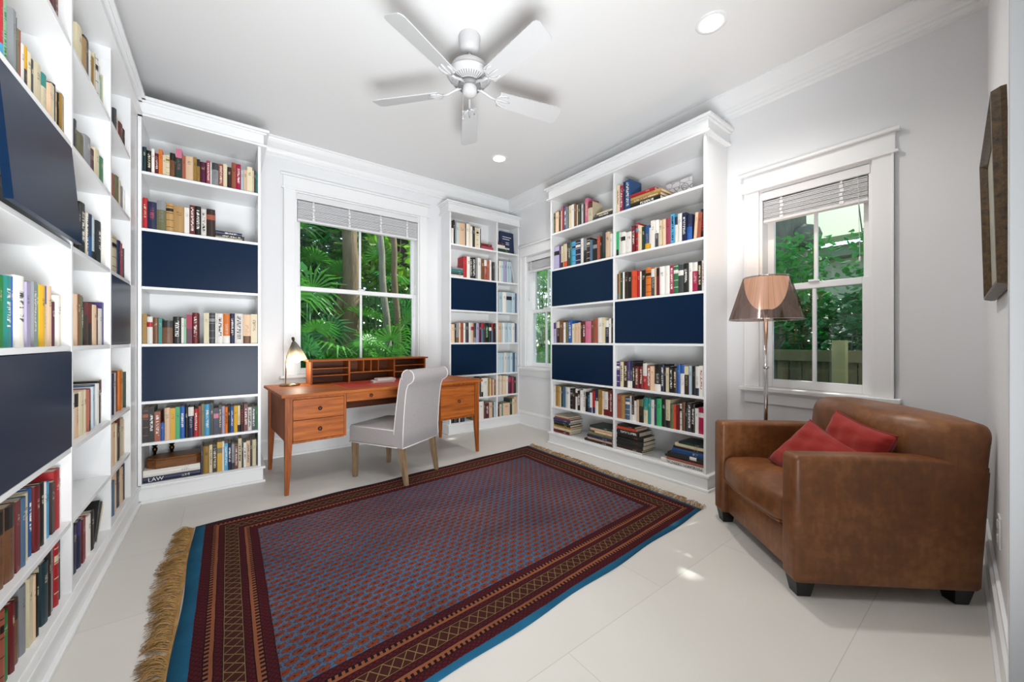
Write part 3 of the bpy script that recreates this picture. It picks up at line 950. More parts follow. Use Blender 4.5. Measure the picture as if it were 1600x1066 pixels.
row(FS, 0, 6, (695, 605, 13.33), 115, '150,H20,k;200,H21,ks0;240,H20,S;300,H20,kw0;325,H19,w;370,H22,k;420,H22,n;575,_;610,350,v;655,320,k;720,300,kw1;815,300,w;855,320,b;930,340,Mw1;1000,320,f;1030,320,S;1075,310,i', W4, a, b, 0.15)
a, b = 0.717, 1.052
stack(FS, 1, 0, (695, 335, 13.33), '1112,1350,40,G;1112,1340,30,G;1112,1350,32,w;1112,1260,42,w;1112,1240,44,M', W5, 'short stack', 0.14)
row(FS, 1, 1, (695, 395, 13.33), 1110, '1130,170,S;1190,170,w;1240,175,i;1300,175,l;1350,185,i;1400,190,i', W5, a, b, 0.15)
row(FS, 1, 2, (695, 450, 11.84), 985, '998,60,S;1080,75,i;1150,80,w;1250,85,ik2;1310,95,i;1350,100,z;1378,100,s', W5, a, b, 0.15)
row(FS, 1, 3, (695, 450, 11.84), 990, '1060,640,f;1085,645,i;1120,645,w;1180,645,i;1245,645,i;1300,650,w;1340,655,z;1375,655,i', W5, a, b, 0.15)
row(FS, 1, 4, (695, 545, 13.33), 1120, '1180,85,i;1240,90,i;1300,80,w;1370,85,i;1420,85,i;1470,90,z;1515,90,i', W5, a, b, 0.15)
row(FS, 1, 5, (695, 545, 13.33), 1110, '1145,560,f;1180,550,w;1215,560,f;1250,560,c;1290,560,f;1335,570,w;1400,590,Md4;1440,600,d;1490,600,B', W5, a, b, 0.15)
row(FS, 1, 6, (695, 605, 13.33), 1110, '1145,350,M;1200,360,c;1225,350,e;1370,330,f;1415,240,G;1455,250,c;1520,200,f;1545,200,a', W5, a, b, 0.15)

W6 = 'left wall bookcase, nearest bay'
W7 = 'left wall bookcase, middle bay'
W8 = 'left wall bookcase, farthest bay'
a, b = 0.046, 0.672
row(FW, 0, 0, (0, 0, 8.883), 560, '640,H25,c;700,H24,n;740,H26,Rk1;800,H25,R;830,H23,k;930,H25,Rc4;950,H24,w;1005,H22,wz5', W6, a, b)
row(FW, 0, 1, (0, 0, 1), 8.5, '14,H27,rU5;21.5,9,Jg1;26,17,s;28,27,S;33,48,v;35.5,48,d;41,72,w;47,76,yS6;55,88,c;60,97,S;71,108,c;79,122,ce4;84,134,f;88,134,c;93,135,kG6;95.5,146,f;97,145,k;102,151,h;107,160,f', W6, a, b)
row(FW, 0, 3, (0, 420, 7.617), 50, '105,95,E;195,100,ew1;225,100,u;330,105,wS1;375,165,ln0;410,170,i;450,160,sw1;480,190,kw1;520,190,jw0;575,205,y;610,210,cu4;660,215,f;705,400,M;720,320,w;745,350,w;790,330,ck0;830,360,w;840,420,S', W6, a, b)
row(FW, 0, 5, (0, 710, 4.4417), 22, '68,380,bk4;135,330,bk4;165,315,R;200,290,zw0;235,255,c;262,225,xw1;295,210,R;325,190,k;342,190,w;372,185,U;393,185,B;432,95,r;445,85,w;480,80,kw1', W6, a, b, 0.2)
row(FW, 0, 6, (0, 820, 4.333), 22, '48,570,ak3;103,560,Ec0;130,510,R;178,480,bk4;215,390,s;240,345,c;255,340,f;275,330,k;305,280,ck0;345,230,q;360,180,B;385,160,s;410,120,rc3;460,60,B', W6, a, b, 0.2)
a, b = 0.693, 1.32
row(FW, 1, 0, (115, 40, 5.92), 55, '100,50,c;135,150,t;178,165,S;195,240,w;212,300,h;225,265,c;245,300,wk3;262,380,w;290,490,J;318,500,c;330,550,n;345,570,u;360,590,d;378,610,a', W7, a, b)
row(FW, 1, 1, (115, 180, 7.11), 58, '75,55,S;150,260,v;210,280,sw0;245,395,M;275,400,M;318,410,c;358,495,g', W7, a, b)
row(FW, 1, 2, (115, 310, 7.61), 75, '100,70,k;160,80,kw1;180,150,c;205,180,wk1;240,200,nx6;265,230,w;295,240,ik5;340,290,kw1;375,310,k;405,380,w;445,410,f;460,450,S', W7, a, b)
row(FW, 1, 3, (115, 440, 8.88), 55, '80,175,fb0;120,180,b;165,200,v;190,220,Gw1;235,295,BR4;265,300,Rk6;295,300,B;340,330,f;385,360,b;425,380,w;450,295,Px4;480,300,Pw0', W7, a, b)
row(FW, 1, 4, (115, 560, 7.61), 42, '65,410,w;110,415,fk4;160,385,c;190,375,c;210,380,aB5;240,360,d;260,340,i;310,310,x;330,300,w;360,270,k;400,250,wR4;418,300,f;445,325,b', W7, a, b)
row(FW, 1, 6, (115, 770, 7.11), 40, '88,340,n;125,300,nP4;145,290,R;175,260,m;210,240,wk0;245,195,k;251,_;261,H21,kw0,30;266,_;276,H20,S,36;283,_;294,H18,c,42', W7, a, b, 0.2)
a, b = 1.34, 1.85
row(FW, 2, 0, (0, 0, 1), 181, '183.5,170,S;188.5,187,c;193.5,196,R;196.5,203,k;201,207,p;204,213,c;207,_;209,225,k', W8, a, b)
row(FW, 2, 1, (115, 180, 7.11), 462, '485,660,a;515,690,v;530,720,c;550,740,S;575,800,s;595,850,w;615,_;635,950,B;650,960,w', W8, a, b)
row(FW, 2, 2, (115, 310, 7.61), 490, '545,475,ck3;560,500,n;600,520,d;620,540,r;635,600,S;665,690,v;690,700,B;730,720,f', W8, a, b)
row(FW, 2, 4, (115, 560, 7.61), 480, '500,180,n;540,175,w;565,150,b;585,150,o;620,145,y;640,160,G;655,180,w;695,170,d', W8, a, b)
row(FW, 2, 5, (115, 560, 7.61), 480, '515,770,f;530,780,c;560,790,k;585,710,R;625,710,c;650,715,f;680,700,ck0', W8, a, b)
row(FW, 2, 6, (115, 640, 7.61), 485, '510,850,z;545,740,f;585,700,k;605,690,f;635,640,Bn4;660,640,f;680,650,B', W8, a, b)
build_books()

# large navy book showing its cover, standing in the far corner case
o = MB().box(0, 0, 0, 0.235, 0.03, 0.30).build('display_book', plain('navy_cloth', '16264a', 0.5), None, bevel=0.002)
o.location = (SBX + 0.80, SBY + 0.05, SH[0] + 0.0005); o.rotation_euler = (math.radians(-4), 0, math.radians(3))
tag(o, 'large navy book standing face out on the top shelf in the far corner', 'book')
m = MB()
for x0, x1, z in ((0.04, 0.19, 0.225), (0.04, 0.16, 0.195), (0.09, 0.15, 0.15), (0.09, 0.15, 0.125)):
    m.box(x0, -0.0012, z, x1, 0.0, z + 0.009)
m.build('cover_lettering', M_TEXTW, o)
# pale book leaning at the end of the second shelf
o = MB().box(0, 0, 0, 0.018, 0.15, 0.25).build('leaning_book', plain('pale_grey_cover', 'b9bcc0', 0.5), None, bevel=0.001)
o.location = (SBX + 1.0, SBY + 0.012, SH[1] + 0.0065); o.rotation_euler = (0, math.radians(-14), 0)
o.location.z = SH[1] + 0.0005 + 0.0
tag(o, 'pale grey book leaning left at the end of the far corner second shelf', 'book')
# white drawing card behind the flat books
def drawing():
    n = NT('line_drawing')
    o = n.coord('Object')
    x, y, z = n.xyz(o)
    w = n.node('ShaderNodeTexVoronoi', {'Vector': n.vec(x * 16, z * 26, 0.0), 'Scale': 1.0}, feature='DISTANCE_TO_EDGE')
    d = n.math('SQRT', (x - 0.17) * (x - 0.17) + (z - 0.12) * (z - 0.12))
    ring = ((d - 0.028).abs() < 0.003).max((d - 0.012).abs() < 0.003)
    ln = (V(n, w.outputs[0]) < 0.035).max(ring)
    n.bsdf(n.mix(ln * 0.8, hexc('d3d2d4'), hexc('6d6a70')), 0.5)
    return n.m
o = MB().box(0, 0, 0, 0.235, 0.004, 0.19).build('drawing_card', drawing(), None)
p = FR_.o + FR_.X * 1.265 + FR_.Y * 0.22
o.location = (p.x, p.y, SH[0] + 0.0005); o.rotation_euler = (0, 0, ROT['right'])
tag(o, 'white card with a line drawing leaning at the back of the top shelf', 'card')

# octagonal wooden box on the stack of law books
t = thing('wooden_box', 'long brown wooden box with angled corners on the books at floor level', 'box', (LBX + 0.035, LBY + 0.03, TOPZ + 0.001), 0)
def octo(w, d, c): return [(c, 0), (w - c, 0), (w, c), (w, d - c), (w - c, d), (c, d), (0, d - c), (0, c)]
WB = wood('walnut_box', '4a2a12', '714520', '8e5c2c', 0.4, scale=(3, 26, 26))
MB().prism(octo(0.335, 0.19, 0.055), 0, 0.052, 'z').build('body', WB, t, bevel=0.003)
ins = [(x * 0.97 + 0.005, y * 0.96 + 0.004) for x, y in octo(0.335, 0.19, 0.055)]
o = MB().prism(octo(0.341, 0.196, 0.056), 0.052, 0.06, 'z').prism(ins, 0.06, 0.07, 'z').build('lid', WB, t, bevel=0.004)
o.location = (-0.003, -0.003, 0)
# two small brass ornaments behind it
for i, (u, lab) in enumerate(((242, 'small dark brass ornament behind the wooden box, the left one'), (268.5, 'small dark brass ornament behind the wooden box, the right one'))):
    x, _, _ = locate(Frame((LBX, LBY, 0), 'back', 0.27), u)
    t = thing('brass_ornament', lab, 'ornament', (LBX + x, LBY + 0.27, SB), 0, 'brass ornaments behind the wooden box')
    MB().lathe([(0.03, 0.0), (0.03, 0.008), (0.012, 0.02), (0.009, 0.05), (0.009, 0.16), (0.014, 0.17), (0.017, 0.19), (0.010, 0.2)], 16).build('stem', M_DKBRASS, t)
    m = MB().lathe([(0.006, 0.198), (0.012, 0.205), (0.02, 0.22), (0.034, 0.232), (0.032, 0.234), (0.016, 0.226), (0.004, 0.215)], 16)
    m.build('cup', M_DKBRASS, t)
    m = MB()
    for k in range(6):
        ang = k * PI / 3
        m.tube([(0.028 * math.cos(ang), 0.028 * math.sin(ang), 0.232), (0.04 * math.cos(ang), 0.04 * math.sin(ang), 0.245), (0.034 * math.cos(ang), 0.034 * math.sin(ang), 0.252)], 0.003, 5)
    m.lathe([(0.0, 0.225), (0.009, 0.23), (0.009, 0.24), (0.0, 0.247)], 12)
    m.build('petals', M_BRASS, t)
# ================================================================= SOFT SHAPES
def rbox(x0, y0, z0, x1, y1, z1, r, puff=(0, 0, 0), n=8, k=4, warp=None, mb=None):
    """rounded, slightly stuffed block"""
    m = mb or MB()
    lo = (x0, y0, z0); hi = (x1, y1, z1)
    if not isinstance(r, tuple): r = (r, r, r)
    ax = []
    for a, b, r_ in zip(lo, hi, r):
        rr = min(r_, (b - a) / 2 * 0.98)
        L = [a + rr * (i / k) for i in range(k)] + [a + rr + (b - a - 2 * rr) * i / n for i in range(n + 1)] + [b - rr * (k - 1 - i) / k for i in range(k)]
        ax.append(L)
    idx = {}
    vs, fs = [], []
    def vert(i, j, l):
        key = (i, j, l)
        if key in idx: return idx[key]
        p = Vector((ax[0][i], ax[1][j], ax[2][l]))
        rr = [min(r[q], (hi[q] - lo[q]) / 2 * 0.98) for q in range(3)]
        inner = Vector([min(max(p[q], lo[q] + rr[q]), hi[q] - rr[q]) for q in range(3)])
        d = Vector([(p[q] - inner[q]) / rr[q] for q in range(3)])
        dd = d.normalized() if d.length > 0 else d
        P = Vector([inner[q] + dd[q] * rr[q] for q in range(3)])
        c = [(P[q] - (lo[q] + hi[q]) / 2) / ((hi[q] - lo[q]) / 2) for q in range(3)]
        for q in range(3):
            if puff[q]:
                o1, o2 = (q + 1) % 3, (q + 2) % 3
                P[q] += puff[q] * c[q] * max(0, 1 - c[o1] ** 2) * max(0, 1 - c[o2] ** 2)
        if warp: P = Vector(warp(P))
        idx[key] = len(vs); vs.append(P)
        return idx[key]
    N = [len(a) - 1 for a in ax]
    for l in (0, N[2]):
        for i in range(N[0]):
            for j in range(N[1]):
                fs.append((vert(i, j, l), vert(i + 1, j, l), vert(i + 1, j + 1, l), vert(i, j + 1, l)))
    for j in (0, N[1]):
        for i in range(N[0]):
            for l in range(N[2]):
                fs.append((vert(i, j, l), vert(i + 1, j, l), vert(i + 1, j, l + 1), vert(i, j, l + 1)))
    for i in (0, N[0]):
        for j in range(N[1]):
            for l in range(N[2]):
                fs.append((vert(i, j, l), vert(i, j + 1, l), vert(i, j + 1, l + 1), vert(i, j, l + 1)))
    m.add(vs, fs, 0, True)
    return m

# ================================================================= ARMCHAIR
AR = thing('leather_armchair', 'wide tan brown leather club armchair on dark block feet in the near right corner', 'armchair', (2.005, 0.578, 0), math.radians(-41.8))
AD, AW, AHT = 0.755, 0.80, 0.632
def armwarp(P):
    x, y, z = P
    t = max(0.0, (x - 0.45) / 0.3)
    if z > 0.5:
        z -= 0.02 * t * t * (z - 0.5) / 0.12
    x += 0.075 * max(0, z - 0.1) * (max(0.0, x - 0.4) / 0.36)
    return (x, y, z)
rbox(0, 0, 0.065, AD, 0.105, AHT, 0.022, (0.004, 0.004, 0.003), warp=armwarp).build('armrest', M_LEATHER, AR)
rbox(0, AW - 0.105, 0.065, AD, AW, AHT, 0.022, (0.004, 0.004, 0.003), warp=armwarp).build('armrest', M_LEATHER, AR)
rbox(0.036, 0.1, 0.07, 0.70, AW - 0.1, 0.258, 0.014, (0.003, 0, 0)).build('seat_base', M_LEATHER, AR)
def seatwarp(P):
    x, y, z = P
    c = 1 - ((y - AW / 2) / 0.32) ** 2
    if x < 0.2:
        x -= 0.012 * c * (1 - x / 0.2)
    if z > 0.36:
        z += 0.008 * math.sin(y * 23) * math.sin(x * 15)
    if z < 0.32 and x < 0.1:
        z -= 0.01 * c
    return (x, y, z)
rbox(0.008, 0.108, 0.266, 0.60, AW - 0.108, 0.425, 0.045, (0.015, 0.0, 0.028), warp=seatwarp).build('seat_cushion', M_LEATHER, AR)
m = MB()
pts = []
for i in range(25):
    y = 0.125 + (AW - 0.25) * i / 24
    c = 1 - ((y - AW / 2) / 0.3) ** 2
    pts.append((0.012 - 0.016 * c, y, 0.284 - 0.008 * c))
m.tube(pts, 0.0045, 8)
m.build('piping', M_LEATHER, AR)
def backwarp(P):
    x, y, z = P
    t = (z - 0.36) / 0.45
    lean = 0.045 * t
    bow = 0.012 * (1 - ((y - AW / 2) / 0.4) ** 2)
    return (x + lean + 0.0, y, z + bow * max(0, t))
def backshape():
    # lower part between the arms, upper roll over their ends
    m = rbox(0.52, 0.104, 0.36, 0.74, AW - 0.104, 0.70, 0.05, (0.02, 0, 0), warp=backwarp)
    return m
backshape().build('back_cushion', M_LEATHER, AR)
def rollwarp(P):
    x, y, z = P
    bow = 0.014 * (1 - abs((y - AW / 2) / 0.4) ** 3)
    lean = 0.022 * (z - 0.6) / 0.2
    c = max(0.0, (abs(y - AW / 2) / (AW / 2) - 0.5) / 0.5)
    x += 0.13 * c * c * max(0.0, (0.788 - x) / 0.288)
    e = abs(y - AW / 2) / (AW / 2)
    drop = -0.012 * max(0, e - 0.8) / 0.2 if z > 0.7 else 0
    return (x + lean, y, z + bow + drop)
rbox(0.50, -0.002, 0.525, 0.788, AW + 0.002, 0.79, (0.075, 0.022, 0.062), (0.012, 0.0, 0.006), warp=rollwarp).build('back_roll', M_LEATHER, AR)
rbox(0.70, 0.004, 0.075, 0.757, AW - 0.004, 0.60, 0.012, warp=armwarp).build('back_panel', M_LEATHER, AR)
for x, y in ((0.01, 0.012), (0.01, AW - 0.092), (AD - 0.10, 0.012), (AD - 0.10, AW - 0.092)):
    m = MB()
    m.add([(x + 0.012, y + 0.012, 0), (x + 0.068, y + 0.012, 0), (x + 0.068, y + 0.068, 0), (x + 0.012, y + 0.068, 0),
           (x, y, 0.07), (x + 0.08, y, 0.07), (x + 0.08, y + 0.08, 0.07), (x, y + 0.08, 0.07)],
          [(0, 3, 2, 1), (4, 5, 6, 7), (0, 1, 5, 4), (1, 2, 6, 5), (2, 3, 7, 6), (3, 0, 4, 7)])
    m.build('foot', M_BLACK, AR, bevel=0.002)

def pillow(name, label, M, w, h, t, group=None):
    """stuffed cushion in its own frame: x width, z height, y thickness; M places it"""
    n = 26
    root = bpy.data.objects.new(name, None); C.objects.link(root); root.matrix_world = M
    tag(root, label, 'cushion', group)
    vs, fs = [], []
    def P(i, j, sgn):
        a = -1 + 2 * i / n; b = -1 + 2 * j / n
        pin = 1 - 0.10 * (1 - abs(a) ** 2) * abs(b) ** 3
        pin2 = 1 - 0.10 * (1 - abs(b) ** 2) * abs(a) ** 3
        x = a * w / 2 * pin2; z = b * h / 2 * pin
        e = max(0, (1 - a ** 4)) ** 0.55 * max(0, (1 - b ** 4)) ** 0.55
        wr = 0.006 * math.sin(9 * a + 5 * b) * math.sin(7 * b - 3 * a) * e
        return (x, sgn * (t / 2 * e + wr), z)
    for sgn in (-1, 1):
        off = len(vs)
        for i in range(n + 1):
            for j in range(n + 1):
                vs.append(P(i, j, sgn))
        for i in range(n):
            for j in range(n):
                a = off + i * (n + 1) + j
                fs.append((a, a + 1, a + n + 2, a + n + 1))
    MB().add(vs, fs, 0, True).build('cover', M_VELVET, root)
    edge = [P(i, 0, 1) for i in range(n + 1)] + [P(n, j, 1) for j in range(1, n + 1)] + [P(i, n, 1) for i in range(n - 1, -1, -1)] + [P(0, j, 1) for j in range(n - 1, -1, -1)]
    MB().tube(edge, 0.0045, 8).build('piping', plain('dark_red_piping', '7c1d1c', 0.7), root)
    return root
AM = Matrix.Translation(AR.location) @ Matrix.Rotation(math.radians(-41.8), 4, 'Z')
# local: front is -x; pillow plane normal along x, leaning back
def pil(cx, cy, cz, lean, turn, roll):
    return AM @ Matrix.Translation((cx, cy, cz)) @ Matrix.Rotation(math.radians(turn), 4, 'Z') @ Matrix.Rotation(math.radians(lean), 4, 'Y') @ Matrix.Rotation(math.radians(90), 4, 'Z') @ Matrix.Rotation(math.radians(roll), 4, 'Y')
pillow('velvet_cushion', 'red velvet cushion propped upright against the armchair back', pil(0.44, 0.275, 0.583, 14, 6, -10), 0.34, 0.32, 0.13, 'red cushions on the armchair')
pillow('velvet_cushion', 'red velvet cushion leaning in front of the other, nearest the seat edge', pil(0.30, 0.33, 0.53, 36, 18, -20), 0.37, 0.31, 0.12, 'red cushions on the armchair')

# ================================================================= FLOOR LAMP
LX, LY = 2.95, 1.02
t = thing('floor_lamp', 'chrome floor lamp with a translucent bronze conical shade behind the armchair', 'lamp', (LX, LY, 0))
MB().lathe([(0.0, 0), (0.14, 0), (0.14, 0.008), (0.135, 0.014), (0.02, 0.018), (0.012, 0.03)], 40, cap=False).build('base', M_CHROME, t)
MB().lathe([(0.0125, 0.02), (0.0125, 1.36)], 16).build('pole', M_CHROME, t)
MB().lathe([(0.016, 0.95), (0.018, 0.953), (0.018, 0.965), (0.016, 0.968)], 16).build('switch', M_CHROME, t)
def shade_mat():
    n = NT('bronze_film')
    x, y, z = n.xyz(n.coord('Object'))
    ang = n.math('ARCTAN2', y, x)
    st = n.noise(n.vec(ang * 28.0, 0.0, z * 0.5), 1.0, 3.0)
    tr = n.node('ShaderNodeBsdfTransparent', {'Color': hexc('d6c8c0')})
    gl = n.node('ShaderNodeBsdfGlossy', {'Color': hexc('94807a'), 'Roughness': 0.12})
    mx = n.node('ShaderNodeMixShader')
    n.put(mx.inputs[0], (st * 0.7 + 0.18))
    n.t.links.new(tr.outputs[0], mx.inputs[1]); n.t.links.new(gl.outputs[0], mx.inputs[2])
    n.t.links.new(mx.outputs[0], n.out.inputs['Surface'])
    return n.m
MB().lathe([(0.222, 1.285), (0.135, 1.575)], 64, cap=False).build('lamp_shade', shade_mat(), t)
m = MB()
for r, z in ((0.222, 1.285), (0.135, 1.575)):
    m.tube([(r * math.cos(2 * PI * k / 48), r * math.sin(2 * PI * k / 48), z) for k in range(49)], 0.0022, 6)
m.build('shade_rim', M_CHROME, t)
def diffuser_mat():
    n = NT('opal_diffuser')
    x, y, z = n.xyz(n.coord('Object'))
    n.bsdf(hexc('e8d8c8'), 0.5, Emission_Color=hexc('ffcba6'), Emission_Strength=1.3)
    return n.m
prof = []
for i in range(13):
    a = i / 12
    prof.append((0.128 * math.sin(PI / 2 * (0.12 + 0.88 * a)) ** 0.8, 1.36 + 0.21 * (1 - math.cos(PI / 2 * a) ** 1.0) if False else 1.355 + 0.212 * a ** 1.5))
MB().lathe(prof, 48, cap=False).build('diffuser', diffuser_mat(), t)
MB().lathe([(0.0, 1.352), (0.03, 1.352), (0.03, 1.372), (0.0, 1.372)], 20, cap=False).build('socket', M_CHROME, t)
MB().lathe([(0.0, 1.40), (0.018, 1.405), (0.03, 1.43), (0.03, 1.45), (0.015, 1.475), (0.0, 1.48)], 20, cap=False).build('bulb', emit('warm_bulb', 'ffc890', 10.0), t)
lamp('floor_lamp_light', 'POINT', (LX, LY, 1.50), 1.3, (1.0, 0.78, 0.55), shadow_soft_size=0.04)

# ================================================================= DESK
DZ = 0.745
DA = math.radians(3.5)
DK = thing('writing_desk', 'long cherry wood writing desk with two drawer pedestals under the wide window', 'desk', (0.322, 3.19, 0), DA)
DW, DD = 1.80, 0.83
MB().box(0, 0, DZ - 0.024, DW, DD, DZ).build('desktop', M_CHERRY, DK, bevel=0.004)
o = MB().box(0.49, 0.07, DZ, 1.50, 0.60, DZ + 0.0015).build('leather_inlay', plain('red_leather', 'b0392c', 0.42, bump=0.1, bscale=300), DK)
m = MB()
g = 0.006
for a, b, c, d in ((0.49, 0.07, 1.50, 0.07 + g), (0.49, 0.6 - g, 1.50, 0.6), (0.49, 0.07, 0.49 + g, 0.6), (1.5 - g, 0.07, 1.5, 0.6)):
    m.box(a, b, DZ + 0.0015, c, d, DZ + 0.0022)
m.build('inlay_border', plain('pale_inlay', 'c07c5c', 0.4), DK)
LI, LW = 0.028, 0.05
def leg(x, y, sx, sy):
    """square leg tapering on its two inner faces below the apron"""
    m = MB()
    zt, zk = DZ - 0.024, 0.42
    f = 0.026
    def sq(w, z):
        x0 = x if sx > 0 else x + LW - w
        y0 = y if sy > 0 else y + LW - w
        return [(x0, y0, z), (x0 + w, y0, z), (x0 + w, y0 + w, z), (x0, y0 + w, z)]
    vs = sq(f, 0) + sq(LW, zk) + sq(LW, zt)
    fs = [(3, 2, 1, 0), (8, 9, 10, 11)]
    for l in (0, 4):
        fs += [(l + i, l + (i + 1) % 4, l + (i + 1) % 4 + 4, l + i + 4) for i in range(4)]
    m.add(vs, fs)
    return m.build('leg', M_CHERRYV, DK, bevel=0.002)
leg(LI, LI, 1, 1); leg(DW - LI - LW, LI, -1, 1); leg(LI, DD - LI - LW, 1, -1); leg(DW - LI - LW, DD - LI - LW, -1, -1)
PB = 0.375
for x0, x1, nd in ((LI + LW, 0.445, 2), (1.325, DW - LI - LW, 1)):
    m = MB()
    m.box(x0 - 0.035, LI + 0.012, PB, x0, DD - LI - 0.012, DZ - 0.024); m.box(x1, LI + 0.012, PB, x1 + 0.03 if nd == 1 else x1 + 0.018, DD - LI - 0.012, DZ - 0.024)
    if nd == 1: m.box(x0 - 0.018, LI + 0.012, PB, x0, DD - LI - 0.012, DZ - 0.024)
    m.box(x0, LI + 0.03, PB, x1, DD - LI - 0.03, PB + 0.012)
    m.box(x0, DD - LI - 0.03, PB, x1, DD - LI - 0.015, DZ - 0.024)
    m.box(x0, LI + 0.008, PB - 0.004, x1, LI + 0.03, PB + 0.012); m.box(x0, LI + 0.008, DZ - 0.045, x1, LI + 0.03, DZ - 0.024)
    m.build('pedestal', M_CHERRYV, DK, bevel=0.002)
    z0, z1 = PB + 0.014, DZ - 0.047
    hs = [(z0, (z0 + z1) / 2 - 0.002), ((z0 + z1) / 2 + 0.002, z1)] if nd == 2 else [(z0, z1)]
    for a, b in hs:
        d = MB().box(x0 + 0.003, LI + 0.006, a, x1 - 0.003, LI + 0.024, b).build('drawer', M_CHERRY, DK, bevel=0.002)
        kn = MB().lathe([(0.006, 0), (0.006, 0.012), (0.012, 0.016), (0.015, 0.023), (0.011, 0.029), (0.0, 0.031)], 18, mat=Matrix.Translation(((x0 + x1) / 2, LI + 0.006, (a + b) / 2)) @ Matrix.Rotation(PI / 2, 4, 'X'))
        kn.build('knob', M_KNOB, d)
d = MB().box(0.467, LI + 0.02, DZ - 0.10, 1.303, LI + 0.038, DZ - 0.026).build('drawer', M_CHERRY, DK, bevel=0.002)
for x in (0.66, 1.11):
    MB().lathe([(0.006, 0), (0.006, 0.012), (0.012, 0.016), (0.014, 0.023), (0.010, 0.028), (0.0, 0.03)], 18, mat=Matrix.Translation((x, LI + 0.02, DZ - 0.063)) @ Matrix.Rotation(PI / 2, 4, 'X')).build('knob', M_KNOB, d)
MB().box(0.463, DD - LI - 0.04, 0.47, 1.307, DD - LI - 0.022, DZ - 0.024).build('modesty_panel', M_CHERRYD, DK)
MB().box(0.463, LI + 0.05, DZ - 0.106, 1.307, DD - LI - 0.05, DZ - 0.098).build('drawer_bottom', M_CHERRYD, DK)

# hutch with pigeonholes
HX, HY, HW, HD, HH = 0.612, 3.815, 1.14, 0.18, 0.222
HU = thing('desk_hutch', 'low cherry wood hutch with pigeonholes standing along the back of the desk', 'desk organiser', (HX, HY, DZ + 0.0005), DA)
MB().box(-0.022, -0.018, HH - 0.016, HW + 0.022, HD + 0.004, HH).build('top', M_CHERRY, HU, bevel=0.003)
MB().box(0.0, HD - 0.008, 0, HW, HD, HH - 0.016).build('back_panel', M_CHERRYD, HU)
B1, B2 = 0.336, 0.785
for x in (0, HW - 0.016):
    MB().box(x, 0, 0, x + 0.016, HD - 0.008, HH - 0.016).build('side_panel', M_CHERRYV, HU, bevel=0.001)
for x in (B1, B2):
    MB().box(x - 0.008, 0.0, 0, x + 0.008, HD - 0.008, HH - 0.016).build('divider', M_CHERRYV, HU, bevel=0.001)
for a, b in ((0.016, B1 - 0.008), (B2 + 0.008, HW - 0.016)):
    for z in (0.07, 0.135):
        MB().box(a, 0.006, z, b, HD - 0.008, z + 0.009).build('shelf', M_CHERRY, HU, bevel=0.001)
MB().box(B1 + 0.008, 0.004, 0.085, B2 - 0.008, HD - 0.008, 0.096).build('shelf', M_CHERRY, HU, bevel=0.001)
for i in range(3):
    x = B1 + (B2 - B1) * (0.30 + 0.165 * i)
    MB().box(x - 0.004, 0.004, 0.096, x + 0.004, HD - 0.008, HH - 0.016).build('divider', M_CHERRYV, HU)

# two pale books on the inlay
for i, (dx, w, lab) in enumerate(((0.0, 0.20, 'pale book lying on the red desk inlay, the lower one'), (0.035, 0.17, 'pale book lying on the red desk inlay, the upper one'))):
    o = thing('desk_book', lab, 'book', (1.10 + dx, 3.60 - 0.02 * i, DZ + 0.0025 + 0.0185 * i), math.radians(-6 + 3 * i), 'pale books on the desk')
    m = MB(); m.box(0, 0, 0, w, 0.13, 0.0015); m.box(0, 0, 0.0165, w, 0.13, 0.018); m.box(0, 0.1275, 0.0, w, 0.13, 0.018)
    m.build('cover', plain('pale_pink_cover', 'cfb9b4', 0.5), o)
    MB().box(0.002, 0.002, 0.0015, w - 0.002, 0.1275, 0.0165).build('pages', plain('white_pages', 'd8d4cc', 0.8), o)

# desk lamp
def smoke_mat():
    n = NT('smoked_glass_shade')
    x, y, z = n.xyz(n.coord('Object'))
    g = ((z - 0.21) / 0.17).sat()          # metallised at the top, clearing towards the rim
    tr = n.node('ShaderNodeBsdfTranslucent', {'Color': hexc('e9e2d6')})
    tt = n.node('ShaderNodeBsdfTransparent', {'Color': hexc('efe9df')})
    gl = n.node('ShaderNodeBsdfPrincipled', {'Base Color': hexc('6c6861'), 'Roughness': 0.3, 'Metallic': 0.7})
    m0 = n.node('ShaderNodeMixShader', {0: 0.45})
    n.t.links.new(tr.outputs[0], m0.inputs[1]); n.t.links.new(tt.outputs[0], m0.inputs[2])
    mx = n.node('ShaderNodeMixShader')
    n.put(mx.inputs[0], g * 0.7 + 0.3)
    n.t.links.new(m0.outputs[0], mx.inputs[1]); n.t.links.new(gl.outputs[0], mx.inputs[2])
    n.t.links.new(mx.outputs[0], n.out.inputs['Surface'])
    return n.m
t = thing('desk_lamp', 'lit brass desk lamp with a dark bell shade at the left end of the desk', 'lamp', (0.455, 3.865, DZ + 0.0005), math.radians(0))
MB().lathe([(0.0, 0), (0.078, 0), (0.08, 0.004), (0.078, 0.016), (0.03, 0.02), (0.0, 0.022)], 36, cap=False).build('base', M_BRASS, t)
MB().tube([(-0.032, 0, 0.015), (-0.03, 0, 0.2), (-0.022, 0, 0.26), (0.0, 0, 0.33), (0.028, 0, 0.395)], 0.0052, 10).build('pole', M_BRASS, t)
tilt = Matrix.Translation((0.028, 0, 0.395)) @ Matrix.Rotation(math.radians(-10), 4, 'Y')
MB().lathe([(0.0, 0.034), (0.008, 0.034), (0.012, 0.028), (0.012, 0.01), (0.008, 0.004), (0.008, -0.005)], 18, mat=tilt, cap=False).build('finial', M_DKBRASS, t)
sp = [(0.006, 0.0), (0.014, -0.008), (0.026, -0.03), (0.04, -0.06), (0.054, -0.095), (0.066, -0.13), (0.074, -0.16), (0.078, -0.182)]
sp2 = [(r - 0.002, z) for r, z in reversed(sp)]
